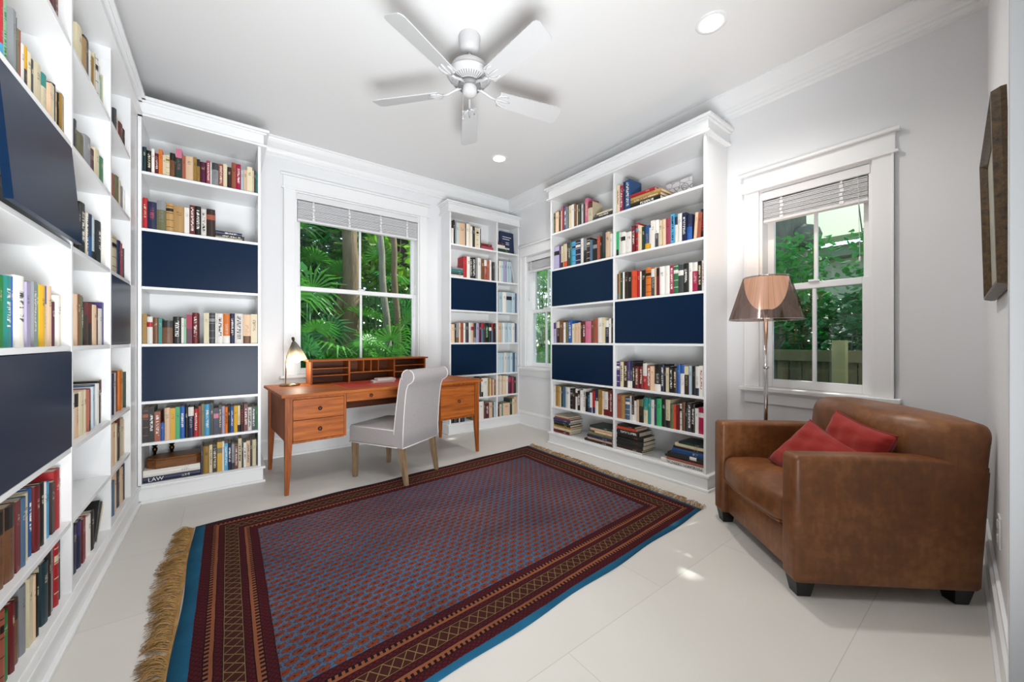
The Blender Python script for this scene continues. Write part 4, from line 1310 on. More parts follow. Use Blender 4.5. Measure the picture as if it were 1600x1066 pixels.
MB().lathe(sp + sp2, 40, mat=tilt, cap=False).build('lamp_shade', smoke_mat(), t)
MB().lathe([(0.0, -0.085), (0.012, -0.09), (0.028, -0.12), (0.036, -0.15), (0.034, -0.172), (0.018, -0.19), (0.0, -0.196)], 24, mat=tilt, cap=False).build('bulb', emit('desk_bulb', 'fff1d8', 30.0), t)
lamp('desk_lamp_light', 'POINT', (0.52, 3.865, DZ + 0.16), 1.6, (1.0, 0.88, 0.72), shadow_soft_size=0.03)

# ================================================================= DESK CHAIR
CA = math.radians(29.6)
CH = thing('upholstered_chair', 'grey linen side chair with a rolled back and oak legs, pulled out from the desk', 'chair', (1.098, 2.865, 0), CA)
W, D = 0.475, 0.56
def chw(P):
    x, y, z = P
    if z > 0.4: z += 0.006 * math.sin(PI * min(1, max(0, y / D)))
    return (x, y, z)
rbox(0.0, 0.05, 0.298, W, D, 0.438, 0.022, (0.003, 0.006, 0.010), warp=chw).build('seat', M_LINEN, CH)
prof = [(0.0, 0.298), (-0.004, 0.42), (-0.012, 0.55), (-0.024, 0.68), (-0.036, 0.76), (-0.052, 0.80)]
cy_, cz_, rr_ = -0.050, 0.862, 0.058
for k in range(13):
    a = math.radians(-120 - k * 22)
    prof.append((cy_ + rr_ * math.cos(a), cz_ + rr_ * math.sin(a) * 0.95))
prof += [(0.020, 0.85), (0.040, 0.76), (0.058, 0.64), (0.072, 0.54), (0.084, 0.44), (0.086, 0.40), (0.086, 0.298)]
def extr_profile(prof, x0, x1, n=8, bulge=0.0):
    m = MB()
    P = len(prof)
    vs, fs = [], []
    for i in range(n + 1):
        x = x0 + (x1 - x0) * i / n
        for (y, z) in prof:
            vs.append((x, y, z))
    for i in range(n):
        for k in range(P):
            k2 = (k + 1) % P
            fs.append((i * P + k, i * P + k2, (i + 1) * P + k2, (i + 1) * P + k))
    m.add(vs, fs, 0, True)
    return m
m = extr_profile(prof, 0.0, W)
# end caps fanned from a spine line so that the concave outline closes cleanly
def cap(m, prof, x):
    n = len(prof)
    bm = bmesh.new()
    vs = [bm.verts.new((x, y, z)) for y, z in prof]
    f = bm.faces.new(vs)
    r = bmesh.ops.triangulate(bm, faces=[f], ngon_method='EAR_CLIP')
    bm.verts.index_update()
    m.add([tuple(v.co) for v in bm.verts], [tuple(v.index for v in f.verts) for f in bm.faces])
    bm.free()
cap(m, prof, 0.0); cap(m, prof, W)
m.build('backrest', M_LINEN, CH)
m = MB()
for x in (0.002, W - 0.002):
    m.tube([(x, y, z) for y, z in prof[:-1]], 0.0042, 6)
m.tube([(0, -0.001, 0.300), (W, -0.001, 0.300)], 0.004, 6)
m.tube([(0.0, 0.05, 0.300), (0.0, D - 0.01, 0.300), (0.012, D + 0.002, 0.300), (W - 0.012, D + 0.002, 0.300), (W, D - 0.01, 0.300), (W, 0.05, 0.300)], 0.0035, 6)
m.tube([(0.004, 0.09, 0.432), (0.004, D - 0.02, 0.434), (0.02, D - 0.004, 0.434), (W - 0.02, D - 0.004, 0.434), (W - 0.004, D - 0.02, 0.434), (W - 0.004, 0.09, 0.432)], 0.003, 6)
m.build('piping', M_PIPING, CH)
def cleg(pts, ws):
    m = MB()
    vs, fs = [], []
    for (x, y, z), w in zip(pts, ws):
        vs += [(x - w, y - w, z), (x + w, y - w, z), (x + w, y + w, z), (x - w, y + w, z)]
    n = len(pts)
    fs.append((3, 2, 1, 0)); fs.append(tuple((n - 1) * 4 + i for i in range(4)))
    for l in range(n - 1):
        fs += [(l * 4 + i, l * 4 + (i + 1) % 4, l * 4 + (i + 1) % 4 + 4, l * 4 + i + 4) for i in range(4)]
    m.add(vs, fs)
    return m.build('leg', M_OAK, CH, bevel=0.002)
for x in (0.034, W - 0.034):
    cleg([(x, D - 0.04, 0), (x, D - 0.04, 0.30)], (0.015, 0.022))
    cleg([(x, -0.012, 0.0), (x, 0.004, 0.10), (x, 0.022, 0.20), (x, 0.036, 0.30)], (0.014, 0.018, 0.021, 0.023))

# ================================================================= CEILING FAN
M_FAN = plain('fan_paint', 'c6c6c7', 0.4)
FX, FY = 1.255, 2.113
t = thing('ceiling_fan', 'white ceiling fan with five blades and a short pull chain', 'ceiling fan', (FX, FY, 0))
MB().lathe([(0.0, 2.995), (0.03, 2.995), (0.055, 3.01), (0.066, 3.04), (0.07, 3.085), (0.07, 3.0995)], 36, cap=False).build('canopy', M_FAN, t)
MB().lathe([(0.014, 2.9), (0.014, 3.0)], 16).build('downrod', M_FAN, t)
MB().lathe([(0.0, 2.955), (0.02, 2.955), (0.04, 2.94), (0.085, 2.925), (0.115, 2.90), (0.128, 2.872), (0.13, 2.855), (0.142, 2.85), (0.142, 2.843), (0.13, 2.838), (0.118, 2.815), (0.075, 2.80), (0.0, 2.80)], 48, cap=False).build('motor_housing', M_FAN, t)
m = MB()
for k in range(44):
    a = 2 * PI * k / 44
    m.box(-0.0022, -0.024, -0.001, 0.0022, 0.018, 0.0015, mat=Matrix.Rotation(a, 4, 'Z') @ Matrix.Translation((0, 0.1, 2.8085)) @ Matrix.Rotation(math.radians(17), 4, 'X'))
m.build('vent_slots', plain('vent_grey', '8c8c8c', 0.5), t)
MB().lathe([(0.0, 2.795), (0.072, 2.795), (0.072, 2.772), (0.0, 2.772)], 36, cap=False).build('rotor', plain('rotor_grey', '7d7d7e', 0.45), t)
MB().lathe([(0.0, 2.715), (0.012, 2.716), (0.034, 2.722), (0.047, 2.737), (0.047, 2.772)], 32, cap=False).build('switch_housing', M_FAN, t)
for k in range(5):
    a = math.radians(59.5 + 72 * k)
    R = Matrix.Rotation(a, 4, 'Z')
    pitch = Matrix.Translation((0.2, 0, 2.752)) @ Matrix.Rotation(math.radians(-17), 4, 'X')
    m = MB()
    out = []
    L0, L1, w0, w1 = 0.0, 0.46, 0.052, 0.068
    top = [(L0, w0)] + [(L1 - 0.03, w1)] + [(L1 - 0.012, w1 - 0.006), (L1, w1 - 0.022)]
    out = top + [(x, -y) for x, y in reversed(top)]
    m.prism(out, -0.003, 0.003, 'z', mat=R @ pitch)
    m.build('blade', M_FAN, t)
    m = MB()
    Q = R
    m.tube([tuple(Q @ Vector(p)) for p in ((0.055, 0, 2.78), (0.10, 0, 2.768), (0.15, 0, 2.748), (0.185, 0, 2.744))], [0.011, 0.009, 0.008, 0.008], 8)
    for s in (-1, 0, 1):
        m.tube([tuple(Q @ pitch @ Vector(p)) for p in ((-0.02, 0, -0.006), (0.005, 0.03 * s, -0.007), (0.04, 0.042 * s, -0.006), (0.062 + 0.02 * (s == 0), 0.034 * s, -0.006))], [0.006, 0.007, 0.008, 0.004], 8)
    m.tube([tuple(Q @ pitch @ Vector((-0.012 + 0.02 * abs(q), 0.045 * q, -0.007))) for q in (-1, -0.5, 0, 0.5, 1)], 0.005, 8)
    m.build('blade_iron', M_FAN, t)
m = MB().tube([(-0.052, -0.01, 2.76), (-0.056, -0.012, 2.70), (-0.056, -0.012, 2.575)], 0.0018, 6)
m.lathe([(0.002, 0), (0.006, -0.006), (0.0085, -0.024), (0.006, -0.034), (0.0, -0.036)], 12, mat=Matrix.Translation((-0.056, -0.012, 2.575)))
m.build('pull_chain', plain('chain_grey', 'a9a9aa', 0.4), t)

# ================================================================= FRAMED PICTURE
def gilt():
    n = NT('dark_gilt_frame')
    f = n.noise(n.coord('Object', (1, 1, 1)), 60.0, 4.0, 0.7)
    n.bsdf(n.mix((f * 1.6 - 0.45).sat(), hexc('1f150d'), hexc('7d5f34')), 0.4, bump=f, bstr=0.2)
    return n.m
PX = 2.60
t = thing('picture_frame', 'dark gilt picture frame hanging tilted on the wall beside the doorway', 'picture', (PX, yw(PX) + 0.004, 1.31), NA + PI)
t.rotation_euler = (math.radians(1.2), 0, NA + PI)
PWD, PHT, FW_ = 0.76, 0.59, 0.031
def framebar(x0, z0, x1, z1):
    m = MB()
    return m
prof = [(0, 0), (0.0, 0.012), (0.006, 0.03), (0.014, 0.031), (0.022, 0.02), (0.03, 0.012), (FW_, 0.010), (FW_, 0)]
m = MB()
vs = []
cor = [(0, 0, 1, 1), (PWD, 0, -1, 1), (PWD, PHT, -1, -1), (0, PHT, 1, -1)]
for cx, cz, sx, sz in cor:
    for d, h in prof:
        vs.append((cx + sx * d, -h, cz + sz * d))
n = len(prof)
fs = []
for c in range(4):
    c2 = (c + 1) % 4
    for i in range(n):
        i2 = (i + 1) % n
        fs.append((c * n + i, c * n + i2, c2 * n + i2, c2 * n + i))
m.add(vs, fs)
m.build('frame', gilt(), t)
def art():
    n = NT('landscape_print')
    x, y, z = n.xyz(n.coord('Object'))
    f = n.noise(n.vec(x * 3, z * 9, 0.0), 1.0, 4.0)
    n.bsdf(n.mix(f, hexc('5c5a48'), hexc('c3bda6')), 0.4)
    return n.m
MB().box(FW_ - 0.004, -0.009, FW_ - 0.004, PWD - FW_ + 0.004, -0.003, PHT - FW_ + 0.004).build('print', art(), t)
# ================================================================= RUG
RC = [(-0.155, 1.115), (2.56, 1.262), (2.615, 3.165), (-0.150, 3.005)]     # near left, near right, far right, far left
RL, RWD = 2.74, 1.895
def rug_mat():
    n = NT('rug_pile')
    uv = n.node('ShaderNodeUVMap', uv_map='weave').outputs[0]
    U, W, _ = n.xyz(uv)                 # metres along the length and across
    wob = (n.noise(uv, 9.0, 2.0) - 0.5) * 0.006
    U = U + wob; W = W + wob
    dl = U; dr = RL - U; df = W; db = RWD - W
    # blue kilim ends and side selvedge
    EL, ER, EF, EB = 0.052, 0.022, 0.030, 0.010
    du = (dl - EL).min(dr - ER)
    dv = (df - EF).min(db - EB)
    d = du.min(dv)
    vert = (du < dv)                     # 1 in the end borders
    s = V(n, n.node('ShaderNodeMix', {0: vert, 2: U, 3: W}, data_type='FLOAT').outputs[0])
    red = hexc('56151d'); dk = hexc('210a0e'); org = hexc('94583a'); blk = hexc('120a0c'); tanl = hexc('8c7048'); brn = hexc('421e18'); blue = hexc('1d5470')
    def band(a, b): return (d > a) * (d < b)
    # zigzag red bands
    zig = n.math('PINGPONG', s, 0.012) - n.math('PINGPONG', d, 0.010)
    zz = (zig.abs() < 0.0034)
    redz = n.mix(zz * 0.75, red, dk)
    # tooth bands
    tooth = (n.math('PINGPONG', s + 0.003, 0.0125) < (0.0085 - ((d * 45.0).frac() * 0.0045)))
    tb = n.mix(tooth, org, blk)
    c = redz
    c = n.mix(band(0.040, 0.066), c, tb)
    tb2 = n.mix(((s / 0.022).frac() < 0.5) * (((d - 0.040) / 0.026) < 0.55), org, blk)
    c = n.mix(band(0.040, 0.066), c, tb2)
    # diamond lattice
    p = 0.046
    m0 = 0.127; hw = 0.030
    la = ((s / p + (d - m0) / hw * 0.5).frac() - 0.5).abs()
    lb = ((s / p - (d - m0) / hw * 0.5).frac() - 0.5).abs()
    lat = (la < 0.05).max(lb < 0.05)
    dc = n.mix(lat, brn, tanl)
    c = n.mix(band(m0 - hw, m0 + hw), c, dc)
    tb3 = n.mix(((s / 0.022).frac() < 0.5) * (((d - 0.188) / 0.026) > 0.45), org, blk)
    c = n.mix(band(0.188, 0.214), c, tb3)
    for q in (0.038, 0.068, 0.094, 0.160, 0.186, 0.216, 0.252):
        c = n.mix(band(q - 0.0016, q + 0.0016), c, blk)
    for q in (0.0965, 0.1575):
        c = n.mix(band(q - 0.0012, q + 0.0012), c, hexc('8c7048'))
    # field of small paisleys in staggered rows
    FD = 0.253
    fx = U * 1.0; fy = W * 1.0
    px, py = 0.057, 0.035
    rown = (fy / py).floor()
    off = n.math('MODULO', rown.abs(), 2.0) * 0.5
    cx = ((fx / px + off).frac() - 0.5) * px
    cy = ((fy / py).frac() - 0.5) * py
    wob2 = (n.noise(uv, 110.0, 3.0, 0.7) - 0.5) * 0.022
    e = n.math('SQRT', (cx * cx) * 0.36 + (cy * cy) * 1.3) + wob2
    e2 = n.math('SQRT', (cx - 0.017) * (cx - 0.017) * 1.2 + (cy - 0.006) * (cy - 0.006)) + wob2
    blob = (e < 0.0128).max(e2 < 0.0065)
    outl = (e < 0.0142).max(e2 < 0.008)
    core = (e < 0.0035)
    gb = n.mix((n.noise(uv, 1.6, 3.0) * 1.8 - 0.3).sat(), hexc('35688c'), hexc('6b6878'))
    gb = n.mix(((n.noise(uv, 130.0, 2.0) > 0.55) * 0.6), gb, hexc('27405e'))
    ob = n.mix((n.noise(uv, 1.3, 3.0) * 1.6 - 0.3).sat(), hexc('8f431d'), hexc('763528'))
    f = n.mix(outl, gb, hexc('30222c'))
    f = n.mix(blob, f, ob)
    f = n.mix(core, f, hexc('3a1a1c'))
    c = n.mix((d > FD), c, f)
    # abrash: darker and lighter dye lots
    ab = (n.noise(n.vec(U * 1.3, W * 2.4, 0.0), 1.0, 4.0, 0.6) * 2.2 - 0.7).sat()
    c = n.mix(ab * 0.8, c, n.mix(0.62, c, hexc('1c0c12')))
    blu = n.mix(n.noise(uv, 5.0, 3.0), hexc('0f3a52'), hexc('22607f'))
    c = n.mix(0.16, c, hexc('0c0608'))
    c = n.mix((d < 0.0), c, blu)
    pile = n.noise(uv, 420.0, 2.0)
    n.bsdf(c, 0.9, bump=(pile + n.noise(uv, 60.0, 2.0)), bstr=0.5, bdist=0.004, Specular_IOR_Level=0.15)
    return n.m
RUG = thing('oriental_rug', 'large patterned oriental rug in red, rust and blue with tan fringes', 'rug', (0, 0, 0))
NX, NY = 60, 40
def rp(u, v):
    a, b, c, d = [Vector(p) for p in RC]
    return (a * (1 - u) + b * u) * (1 - v) + (d * (1 - u) + c * u) * v
def rz(u, v): return 0.007 + 0.0012 * math.sin(u * 23 + v * 4) * math.sin(v * 17 + 1)
vs, fs, uvs = [], [], []
for i in range(NX + 1):
    for j in range(NY + 1):
        p = rp(i / NX, j / NY)
        wx = 0.005 * math.sin(j * 0.35) * (1 if i in (0, NX) else 0)
        wy = 0.006 * math.sin(i * 0.45) * (1 if j in (0, NY) else 0)
        vs.append((p.x + wx, p.y + wy, rz(i / NX, j / NY)))
K = len(vs)
for i in range(NX):
    for j in range(NY):
        a = i * (NY + 1) + j
        fs.append((a, a + NY + 1, a + NY + 2, a + 1))
ring = [i * (NY + 1) for i in range(NX + 1)] + [NX * (NY + 1) + j for j in range(1, NY + 1)] + [i * (NY + 1) + NY for i in range(NX - 1, -1, -1)] + [j for j in range(NY - 1, 0, -1)]
for k in ring: vs.append((vs[k][0], vs[k][1], 0.0005))
for k in range(len(ring)):
    k2 = (k + 1) % len(ring)
    fs.append((ring[k2], ring[k], K + k, K + k2))
me = bpy.data.meshes.new('pile'); me.from_pydata(vs, [], fs); me.materials.append(rug_mat())
uvl = me.uv_layers.new(name='weave')
UV = []
def uvof(i):
    if i >= K: i = ring[i - K]
    return (i // (NY + 1)) / NX * RL, (i % (NY + 1)) / NY * RWD
for f in fs:
    for i in f: UV += list(uvof(i))
uvl.data.foreach_set('uv', UV)
me.polygons.foreach_set('use_smooth', [True] * len(fs))
obj('pile', me, RUG)
M_FR = plain('fringe_wool', 'a07c49', 0.85, vary=0.5, scale=30)
for end in (0, 1):
    R = random.Random(5 + end)
    # woven heading
    m = MB()
    vs, fs = [], []
    for j in range(NY * 2 + 1):
        v = j / NY / 2
        p = rp(end, v)
        s = -1 if end == 0 else 1
        vs += [(p.x, p.y, 0.0065), (p.x + s * 0.014, p.y, 0.003 + 0.002 * math.sin(j))]
    for j in range(NY * 2): fs.append((2 * j, 2 * j + 1, 2 * j + 3, 2 * j + 2))
    m.add(vs, fs, 0, True).build('heading', M_FR, RUG)
    m = MB()
    cnt = 900 if end == 0 else 420
    L0 = 0.095 if end == 0 else 0.07
    for q in range(cnt):
        v = (q + R.random() * 0.8) / cnt
        p = rp(end, v)
        s = -1 if end == 0 else 1
        clump = math.sin(v * 37) * 0.35 + 0.25 * math.sin(v * 91 + 1)
        gap = abs(math.sin(v * 14.5 + 0.6)) < 0.09
        if gap and R.random() < 0.8: continue
        L = L0 * (0.75 + 0.35 * R.random()) * (1 + 0.15 * math.sin(v * 11))
        dy = (clump * 0.9 + R.uniform(-0.3, 0.3)) * L
        pts = []
        lift = R.uniform(0.002, 0.026)
        for i in range(5):
            a = i / 4
            pts.append((p.x + s * (0.011 + L * a), p.y + dy * a * a + 0.006 * math.sin(a * 7 + q), 0.004 + lift * math.sin(PI * min(1, a * 1.1)) * (1 if i < 4 else 0.1)))
        m.tube(pts, [0.0018, 0.0017, 0.0015, 0.0012, 0.0006], 4)
    m.build('fringe', M_FR, RUG)
# ================================================================= OUTSIDE
def ground():
    n = NT('garden_soil')
    f = n.noise(n.coord('Object'), 3.0, 5.0)
    n.bsdf(n.mix(f, hexc('2c2a1c'), hexc('5a5236')), 0.9)
    return n.m
GZ = -0.6
o = MB().box(-8, YB + WT + 0.02, GZ - 0.1, 16, 22, GZ).box(XR + WT + 0.02, -6, GZ - 0.1, 16, YB + WT + 0.02, GZ).build('garden_ground', ground(), None)
struct(o)
def leaf_mat(name, dark, lite, trans=0.35):
    n = NT(name)
    f = n.noise(n.coord('Object'), 2.2, 3.0)
    g = n.noise(n.coord('Object'), 25.0, 1.0)
    col = n.mix((f * 0.6 + g * 0.6 - 0.1).sat(), hexc(dark), hexc(lite))
    d = n.node('ShaderNodeBsdfPrincipled', {'Base Color': col, 'Roughness': 0.42})
    t = n.node('ShaderNodeBsdfTranslucent', {'Color': col})
    mx = n.node('ShaderNodeMixShader', {0: trans})
    n.t.links.new(d.outputs[0], mx.inputs[1]); n.t.links.new(t.outputs[0], mx.inputs[2])
    n.t.links.new(mx.outputs[0], n.out.inputs['Surface'])
    return n.m
LF1 = leaf_mat('palm_leaf', '1c5c1c', '63b03a')
LF2 = leaf_mat('shrub_leaf', '2c8a42', '8ad070')
LF3 = leaf_mat('bright_leaf', '3c7a1c', '9ac43a')
LF4 = leaf_mat('deep_leaf', '15501f', '3f9140')
def bark(name, a, b):
    n = NT(name)
    f = n.noise(n.coord('Object', (14, 14, 3)), 1.5, 5.0, 0.7)
    n.bsdf(n.mix(f, hexc(a), hexc(b)), 0.9, bump=f, bstr=0.8, bdist=0.02)
    return n.m
BK1 = bark('brown_bark', '3a2c1d', '8a7150')
BK2 = bark('grey_bark', '3d372c', '9d9580')
BK3 = bark('dark_bark', '1d1710', '4a3c2a')

def palm(name, label, x, y, h, nf, rad, seed, mt, group=None, z0=GZ, fan=True):
    R = random.Random(seed)
    t = thing(name, label, 'palm', (x, y, z0), 0, group)
    m = MB(); st = MB()
    for k in range(nf):
        a = 2 * PI * k / nf * 2.4 + R.uniform(-0.3, 0.3)
        el = math.radians(R.uniform(5, 75))
        L = rad * R.uniform(0.5, 1.0)
        zz = h * R.uniform(0.35, 1.0)
        c = Vector((math.cos(a) * math.cos(el), math.sin(a) * math.cos(el), math.sin(el)))
        tip = Vector((0, 0, zz)) + c * L
        st.tube([(0, 0, zz * 0.6), tuple(Vector((0, 0, zz)) + c * L * 0.5), tuple(tip)], [0.012, 0.009, 0.006], 5)
        # blade: leaflets radiating in the plane around the petiole tip
        side = c.cross(Vector((0, 0, 1))).normalized()
        up = side.cross(c).normalized()
        nl = 18
        fl = 0.42 * R.uniform(0.8, 1.2)
        for q in range(nl):
            b = math.radians(-125 + 250 * q / (nl - 1))
            d = (c * math.cos(b) + side * math.sin(b)).normalized()
            droop = Vector((0, 0, -0.32 * fl))
            w = d.cross(up).normalized() * 0.017
            p0 = tip; p1 = tip + d * fl * 0.55 + up * 0.03; p2 = tip + d * fl + droop * R.uniform(0.5, 1.1)
            m.add([p0 - w * 0.3, p0 + w * 0.3, p1 + w, p1 - w, p2 + w * 0.1, p2 - w * 0.1], [(0, 1, 2, 3), (3, 2, 4, 5)])
    m.build('fronds', mt, t)
    st.build('stem', LF4, t)
    return t
def shrub(name, label, x, y, z, r, hgt, n, seed, mt, leaf=0.09, group=None, cat='shrub'):
    R = random.Random(seed)
    t = thing(name, label, cat, (x, y, GZ), 0, group)
    m = MB(); st = MB()
    for k in range(n):
        a = R.uniform(0, 2 * PI); rr = r * math.sqrt(R.random()); zz = z - GZ + hgt * R.random()
        c = Vector((rr * math.cos(a), rr * math.sin(a), zz))
        d = Vector((R.uniform(-1, 1), R.uniform(-1, 1), R.uniform(-0.7, 0.5))).normalized()
        s = d.cross(Vector((R.uniform(-.4, .4), R.uniform(-.4, .4), 1))).normalized()
        L = leaf * R.uniform(0.6, 1.3); w = L * 0.3
        nn_ = d.cross(s) * L * 0.12
        m.add([c, c + d * L * 0.35 + s * w + nn_, c + d * L * 0.75 + s * w * 0.8 + nn_, c + d * L, c + d * L * 0.75 - s * w * 0.8 + nn_, c + d * L * 0.35 - s * w + nn_],
              [(0, 1, 2, 3), (0, 3, 4, 5)])
    for k in range(max(4, int(r * 12))):
        a = R.uniform(0, 2 * PI); rr = r * R.random()
        st.tube([(rr * 0.3 * math.cos(a), rr * 0.3 * math.sin(a), 0), (rr * 0.6 * math.cos(a), rr * 0.6 * math.sin(a), (z - GZ) * 0.6 + hgt * 0.3), (rr * math.cos(a), rr * math.sin(a), z - GZ + hgt * 0.8)], [0.012, 0.008, 0.004], 5)
    m.build('foliage', mt, t); st.build('stems', BK2, t)
    return t
def trunk(label, pts, rad, mt, group='tree trunks outside the wide window', crown=None):
    p0 = pts[0]
    t = thing('tree', label, 'tree', p0, 0, group)
    P = []
    n = 14
    pv = [Vector(p) - Vector(p0) for p in pts]
    tot = len(pv) - 1
    for i in range(n + 1):
        a = i / n * tot; k = min(int(a), tot - 1); f = a - k
        q = pv[k].lerp(pv[k + 1], f)
        P.append((q.x + 0.015 * math.sin(i * 1.7), q.y, q.z))
    MB().tube(P, [rad * (1.15 - 0.25 * i / n + 0.05 * math.sin(i * 2.3)) for i in range(n + 1)], 14).build('trunk', mt, t)
    return t

def at_y(u, y):
    d = FWD + RGT * ((u - 800) / F_PX); return d.x / d.y * y
# trunks behind the wide window
Y1 = 6.6
trunk('thick brown tree trunk just left of the wide window middle bar', [(at_y(553, Y1), Y1, GZ), (at_y(549, Y1), Y1, 1.5), (at_y(546, Y1), Y1, 4.5)], 0.125, BK1)
trunk('brown trunk leaning right to join the thick trunk outside the wide window', [(at_y(508, 6.9), 6.9, GZ), (at_y(514, 6.9), 6.9, 1.2), (at_y(535, 6.8), 6.8, 1.85), (at_y(546, 6.7), 6.7, 2.3)], 0.085, BK1)
trunk('slender pale trunk bending right outside the wide window, left of a pair', [(at_y(614, 6.2), 6.2, GZ), (at_y(604, 6.2), 6.2, 1.4), (at_y(592, 6.2), 6.2, 3.0), (at_y(588, 6.2), 6.2, 4.4)], 0.052, BK2)
trunk('slender tan trunk outside the wide window, right of a pair', [(at_y(629, 6.0), 6.0, GZ), (at_y(620, 6.0), 6.0, 1.5), (at_y(613, 6.0), 6.0, 3.0), (at_y(610, 6.0), 6.0, 4.4)], 0.046, BK1)
trunk('dark broad trunk at the right edge of the wide window', [(at_y(634, 7.4), 7.4, GZ), (at_y(632, 7.4), 7.4, 2.0), (at_y(631, 7.4), 7.4, 5)], 0.14, BK3)
R = random.Random(3)
spots = [(at_y(480, 6.0), 6.0, 1.5, 1), (at_y(520, 7.4), 7.4, 2.3, 2), (at_y(505, 5.6), 5.7, 0.6, 3), (at_y(585, 7.0), 7.0, 2.2, 4), (at_y(600, 5.6), 5.7, 0.9, 5), (at_y(640, 6.6), 6.7, 1.9, 6), (at_y(470, 7.6), 7.6, 2.8, 7), (at_y(560, 8.4), 8.4, 3.0, 8), (at_y(618, 8.2), 8.2, 3.2, 9), (at_y(575, 6.0), 6.1, 0.7, 10)]
pal_l = ['fan palm at the lower left of the wide window', 'tall fan palm in the left half of the wide window', 'low fan palm directly below the left pane of the wide window', 'fan palm right of the thick trunk outside the wide window',
         'low fan palm with pale fronds in the lower right pane of the wide window', 'fan palm beside the dark trunk at the right edge of the wide window', 'tall fan palm high in the upper left pane', 'distant fan palm behind the thick brown trunk',
         'distant fan palm behind the slender pair of trunks', 'low fan palm at the middle bar of the wide window']
for (x, y, h, s), l in zip(spots, pal_l):
    palm('fan_palm', l, x, y, h + 0.6, 16, 0.75, s, LF1 if s % 3 else LF4, 'fan palms behind the wide window')
# leafy shrubs forming the green backdrop
bd = [(-2.2, 9.0, 0, 1.6, 5.5, 2600, LF4, 'dense dark shrub far left outside the wide window'), (0.6, 9.4, 0, 1.7, 5.8, 3200, LF4, 'dense tall shrub behind the palms outside the wide window'),
      (3.4, 9.6, 0, 1.7, 5.8, 3000, LF4, 'dense tall shrub behind the right trunks outside the wide window'), (0.0, 7.0, 1.8, 1.0, 2.6, 1500, LF2, 'bright leafy tree crown filling the upper left pane'),
      (2.6, 7.6, 2.2, 1.0, 2.4, 1100, LF3, 'light green leafy crown above the slender trunks')]
for i, (x, y, z, r, h, nn2, mt, l) in enumerate(bd):
    shrub('leafy_shrub', l, x, y, z, r, h, nn2, 20 + i, mt, 0.20, 'shrubs behind the wide window')
shrub('leafy_shrub', 'very dense dark hedge closing the view behind the wide window', 1.2, 11.5, -0.4, 3.6, 6.4, 6500, 50, LF4, 0.34)
# narrow corner window: palm and foliage
for i, (x, y, z, l) in enumerate(((4.7, 5.1, 1.5, 'fan palm outside the narrow corner window, upper fronds'), (5.2, 5.9, 2.6, 'tall fan palm farther out beyond the narrow corner window'), (4.5, 4.7, 0.4, 'low fan palm at the bottom of the narrow corner window'))):
    palm('fan_palm', l, x, y, z + 0.6, 16, 0.7, 70 + i, LF1, 'fan palms outside the corner window')
shrub('leafy_shrub', 'light green shrub filling the background of the narrow corner window', 6.6, 7.2, 0, 1.6, 4.4, 2600, 75, LF3, 0.20)

# view behind the armchair: fence, neighbour's house, tree, shrubs
FXX = 4.12
def picket_mat():
    n = NT('old_fence_wood')
    f = n.noise(n.coord('Object', (8, 8, 1.2)), 2.0, 5.0, 0.65)
    n.bsdf(n.mix((f * 1.5 - 0.25).sat(), hexc('48442c'), hexc('938a62')), 0.85)
    return n.m
t = thing('wooden_fence', 'weathered board fence with a pale post outside the right window', 'fence', (FXX, 0, GZ))
m = MB()
R = random.Random(11)
y = -1.4
while y < 3.2:
    w = 0.088
    m.box(0.05 + R.uniform(0, 0.01), y, 0.05, 0.07, y + w, 1.64 + R.uniform(-0.02, 0.015)); y += w + R.uniform(0.002, 0.012)
m.build('boards', picket_mat(), t)
MB().box(0.0, -1.4, 1.56, 0.045, 3.2, 1.66).build('top_rail', plain('rail_wood', '77714c', 0.8, vary=0.25, scale=6), t, bevel=0.003)
PY = 0.868
MB().box(-0.09, PY - 0.044, 0.0, 0.0, PY + 0.044, 1.745).build('post', plain('pale_post_wood', '9a9460', 0.75, vary=0.2, scale=7), t, bevel=0.004)
# neighbour's house
t = thing('neighbour_house', 'pale green neighbouring house with a grey gutter seen above the fence', 'house', (8.0, 0, GZ))
MB().box(0.25, -5, 0, 0.45, 4.6, 3.3).build('wall', plain('pale_render', 'b9bfa6', 0.8, vary=0.06, scale=2), t)
MB().box(-0.05, -5, 3.12, 0.25, 4.6, 3.30).build('gutter', plain('gutter_grey', '8c9a86', 0.6), t, bevel=0.01)
m = MB(); m.prism([(-0.3, 3.3), (3.6, 5.6), (3.6, 5.7), (-0.3, 3.4)], -5, 4.6, 'y')
m.build('roof', plain('pale_roof', 'a9ae84', 0.75, vary=0.05, scale=2), t)
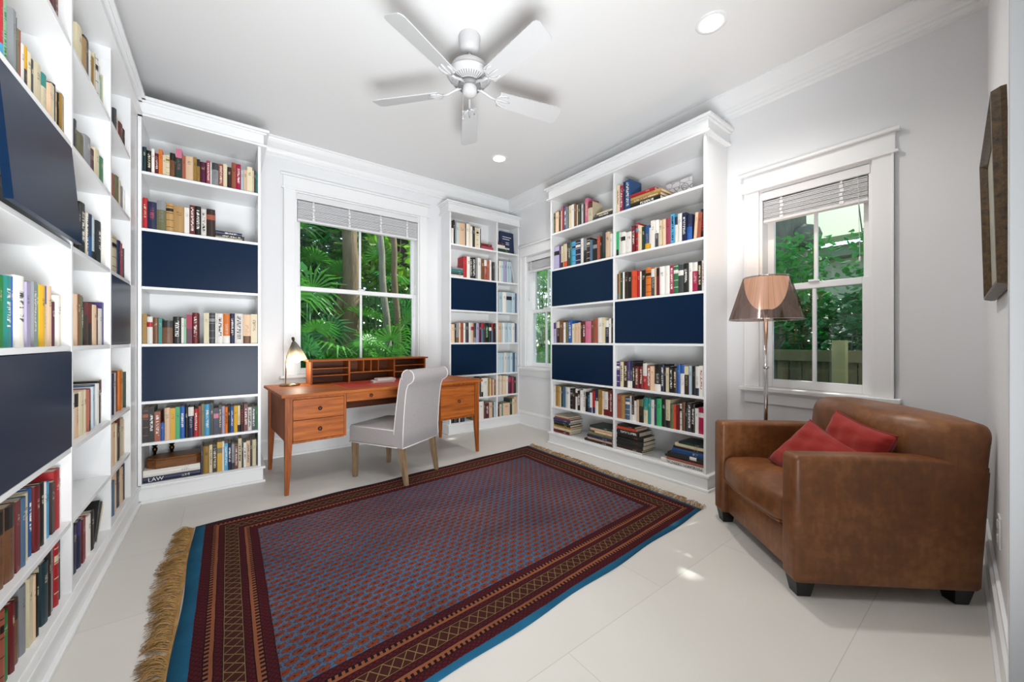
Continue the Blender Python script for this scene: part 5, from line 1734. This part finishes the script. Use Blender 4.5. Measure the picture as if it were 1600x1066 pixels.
# rotate helper not needed: prism is laid out across x and z
T = thing('oak_tree', 'large rough barked tree trunk with a cut burl in the top of the right window', 'tree', (5.4, 1.66, GZ))
MB().tube([(0, 0, 0), (0.02, 0, 1.4), (0.0, 0.02, 2.6), (-0.03, 0.04, 3.6), (0, 0, 5.0)], [0.27, 0.24, 0.23, 0.24, 0.22], 20).build('trunk', BK2, T)
sp_ = []
m = MB()
m.lathe([(0.0, -0.17), (0.09, -0.15), (0.15, -0.08), (0.165, 0.0), (0.15, 0.08), (0.09, 0.15), (0.0, 0.17)], 20, cap=False, mat=Matrix.Translation((-0.10, -0.235, 2.93)) @ Matrix.Rotation(0.4, 4, 'X') @ Matrix.Scale(0.85, 4))
m.build('burl', BK2, T)
shrub('sun_block_canopy', 'added leafy canopy, unseen above the fence, breaking up sun into the right window', 5.9, 0.7, 3.6, 1.5, 1.6, 2300, 88, LF2, 0.17, None, 'tree')  # canopy added out of view to dapple the sun on the floor
shrub('sun_block_canopy', 'added leafy canopy, unseen above the palms, blocking sun into the narrow corner window', 5.9, 3.3, 3.3, 1.3, 1.9, 2600, 89, LF4, 0.18, None, 'tree')  # second unseen canopy, added to cut the sun patch near the desk
rs = [(4.75, 1.45, 1.25, 0.42, 0.95, 1000, LF2, 0.085, 'leafy green shrub behind the fence at the left of the right window'), (4.9, 0.55, 1.15, 0.45, 1.05, 1050, LF2, 0.085, 'leafy shrub behind the fence post with pale leaves'),
      (5.3, 1.0, 0.7, 0.6, 0.9, 1200, LF4, 0.10, 'dark green shrub low behind the fence'), (5.6, 0.1, 1.2, 0.5, 1.5, 800, LF3, 0.09, 'bright yellow-green leaves at the right edge of the right window'),
      (4.6, 1.0, 0.85, 0.45, 0.7, 800, LF4, 0.085, 'deep green leaves just above the fence rail'), (4.55, 0.35, 0.9, 0.4, 0.8, 720, LF2, 0.085, 'green climber above the fence at the right side')]
for i, (x, y, z, r, h, nn2, mt, lf, l) in enumerate(rs):
    shrub('leafy_shrub', l, x, y, z, r, h, nn2, 90 + i, mt, lf, 'shrubs behind the fence')
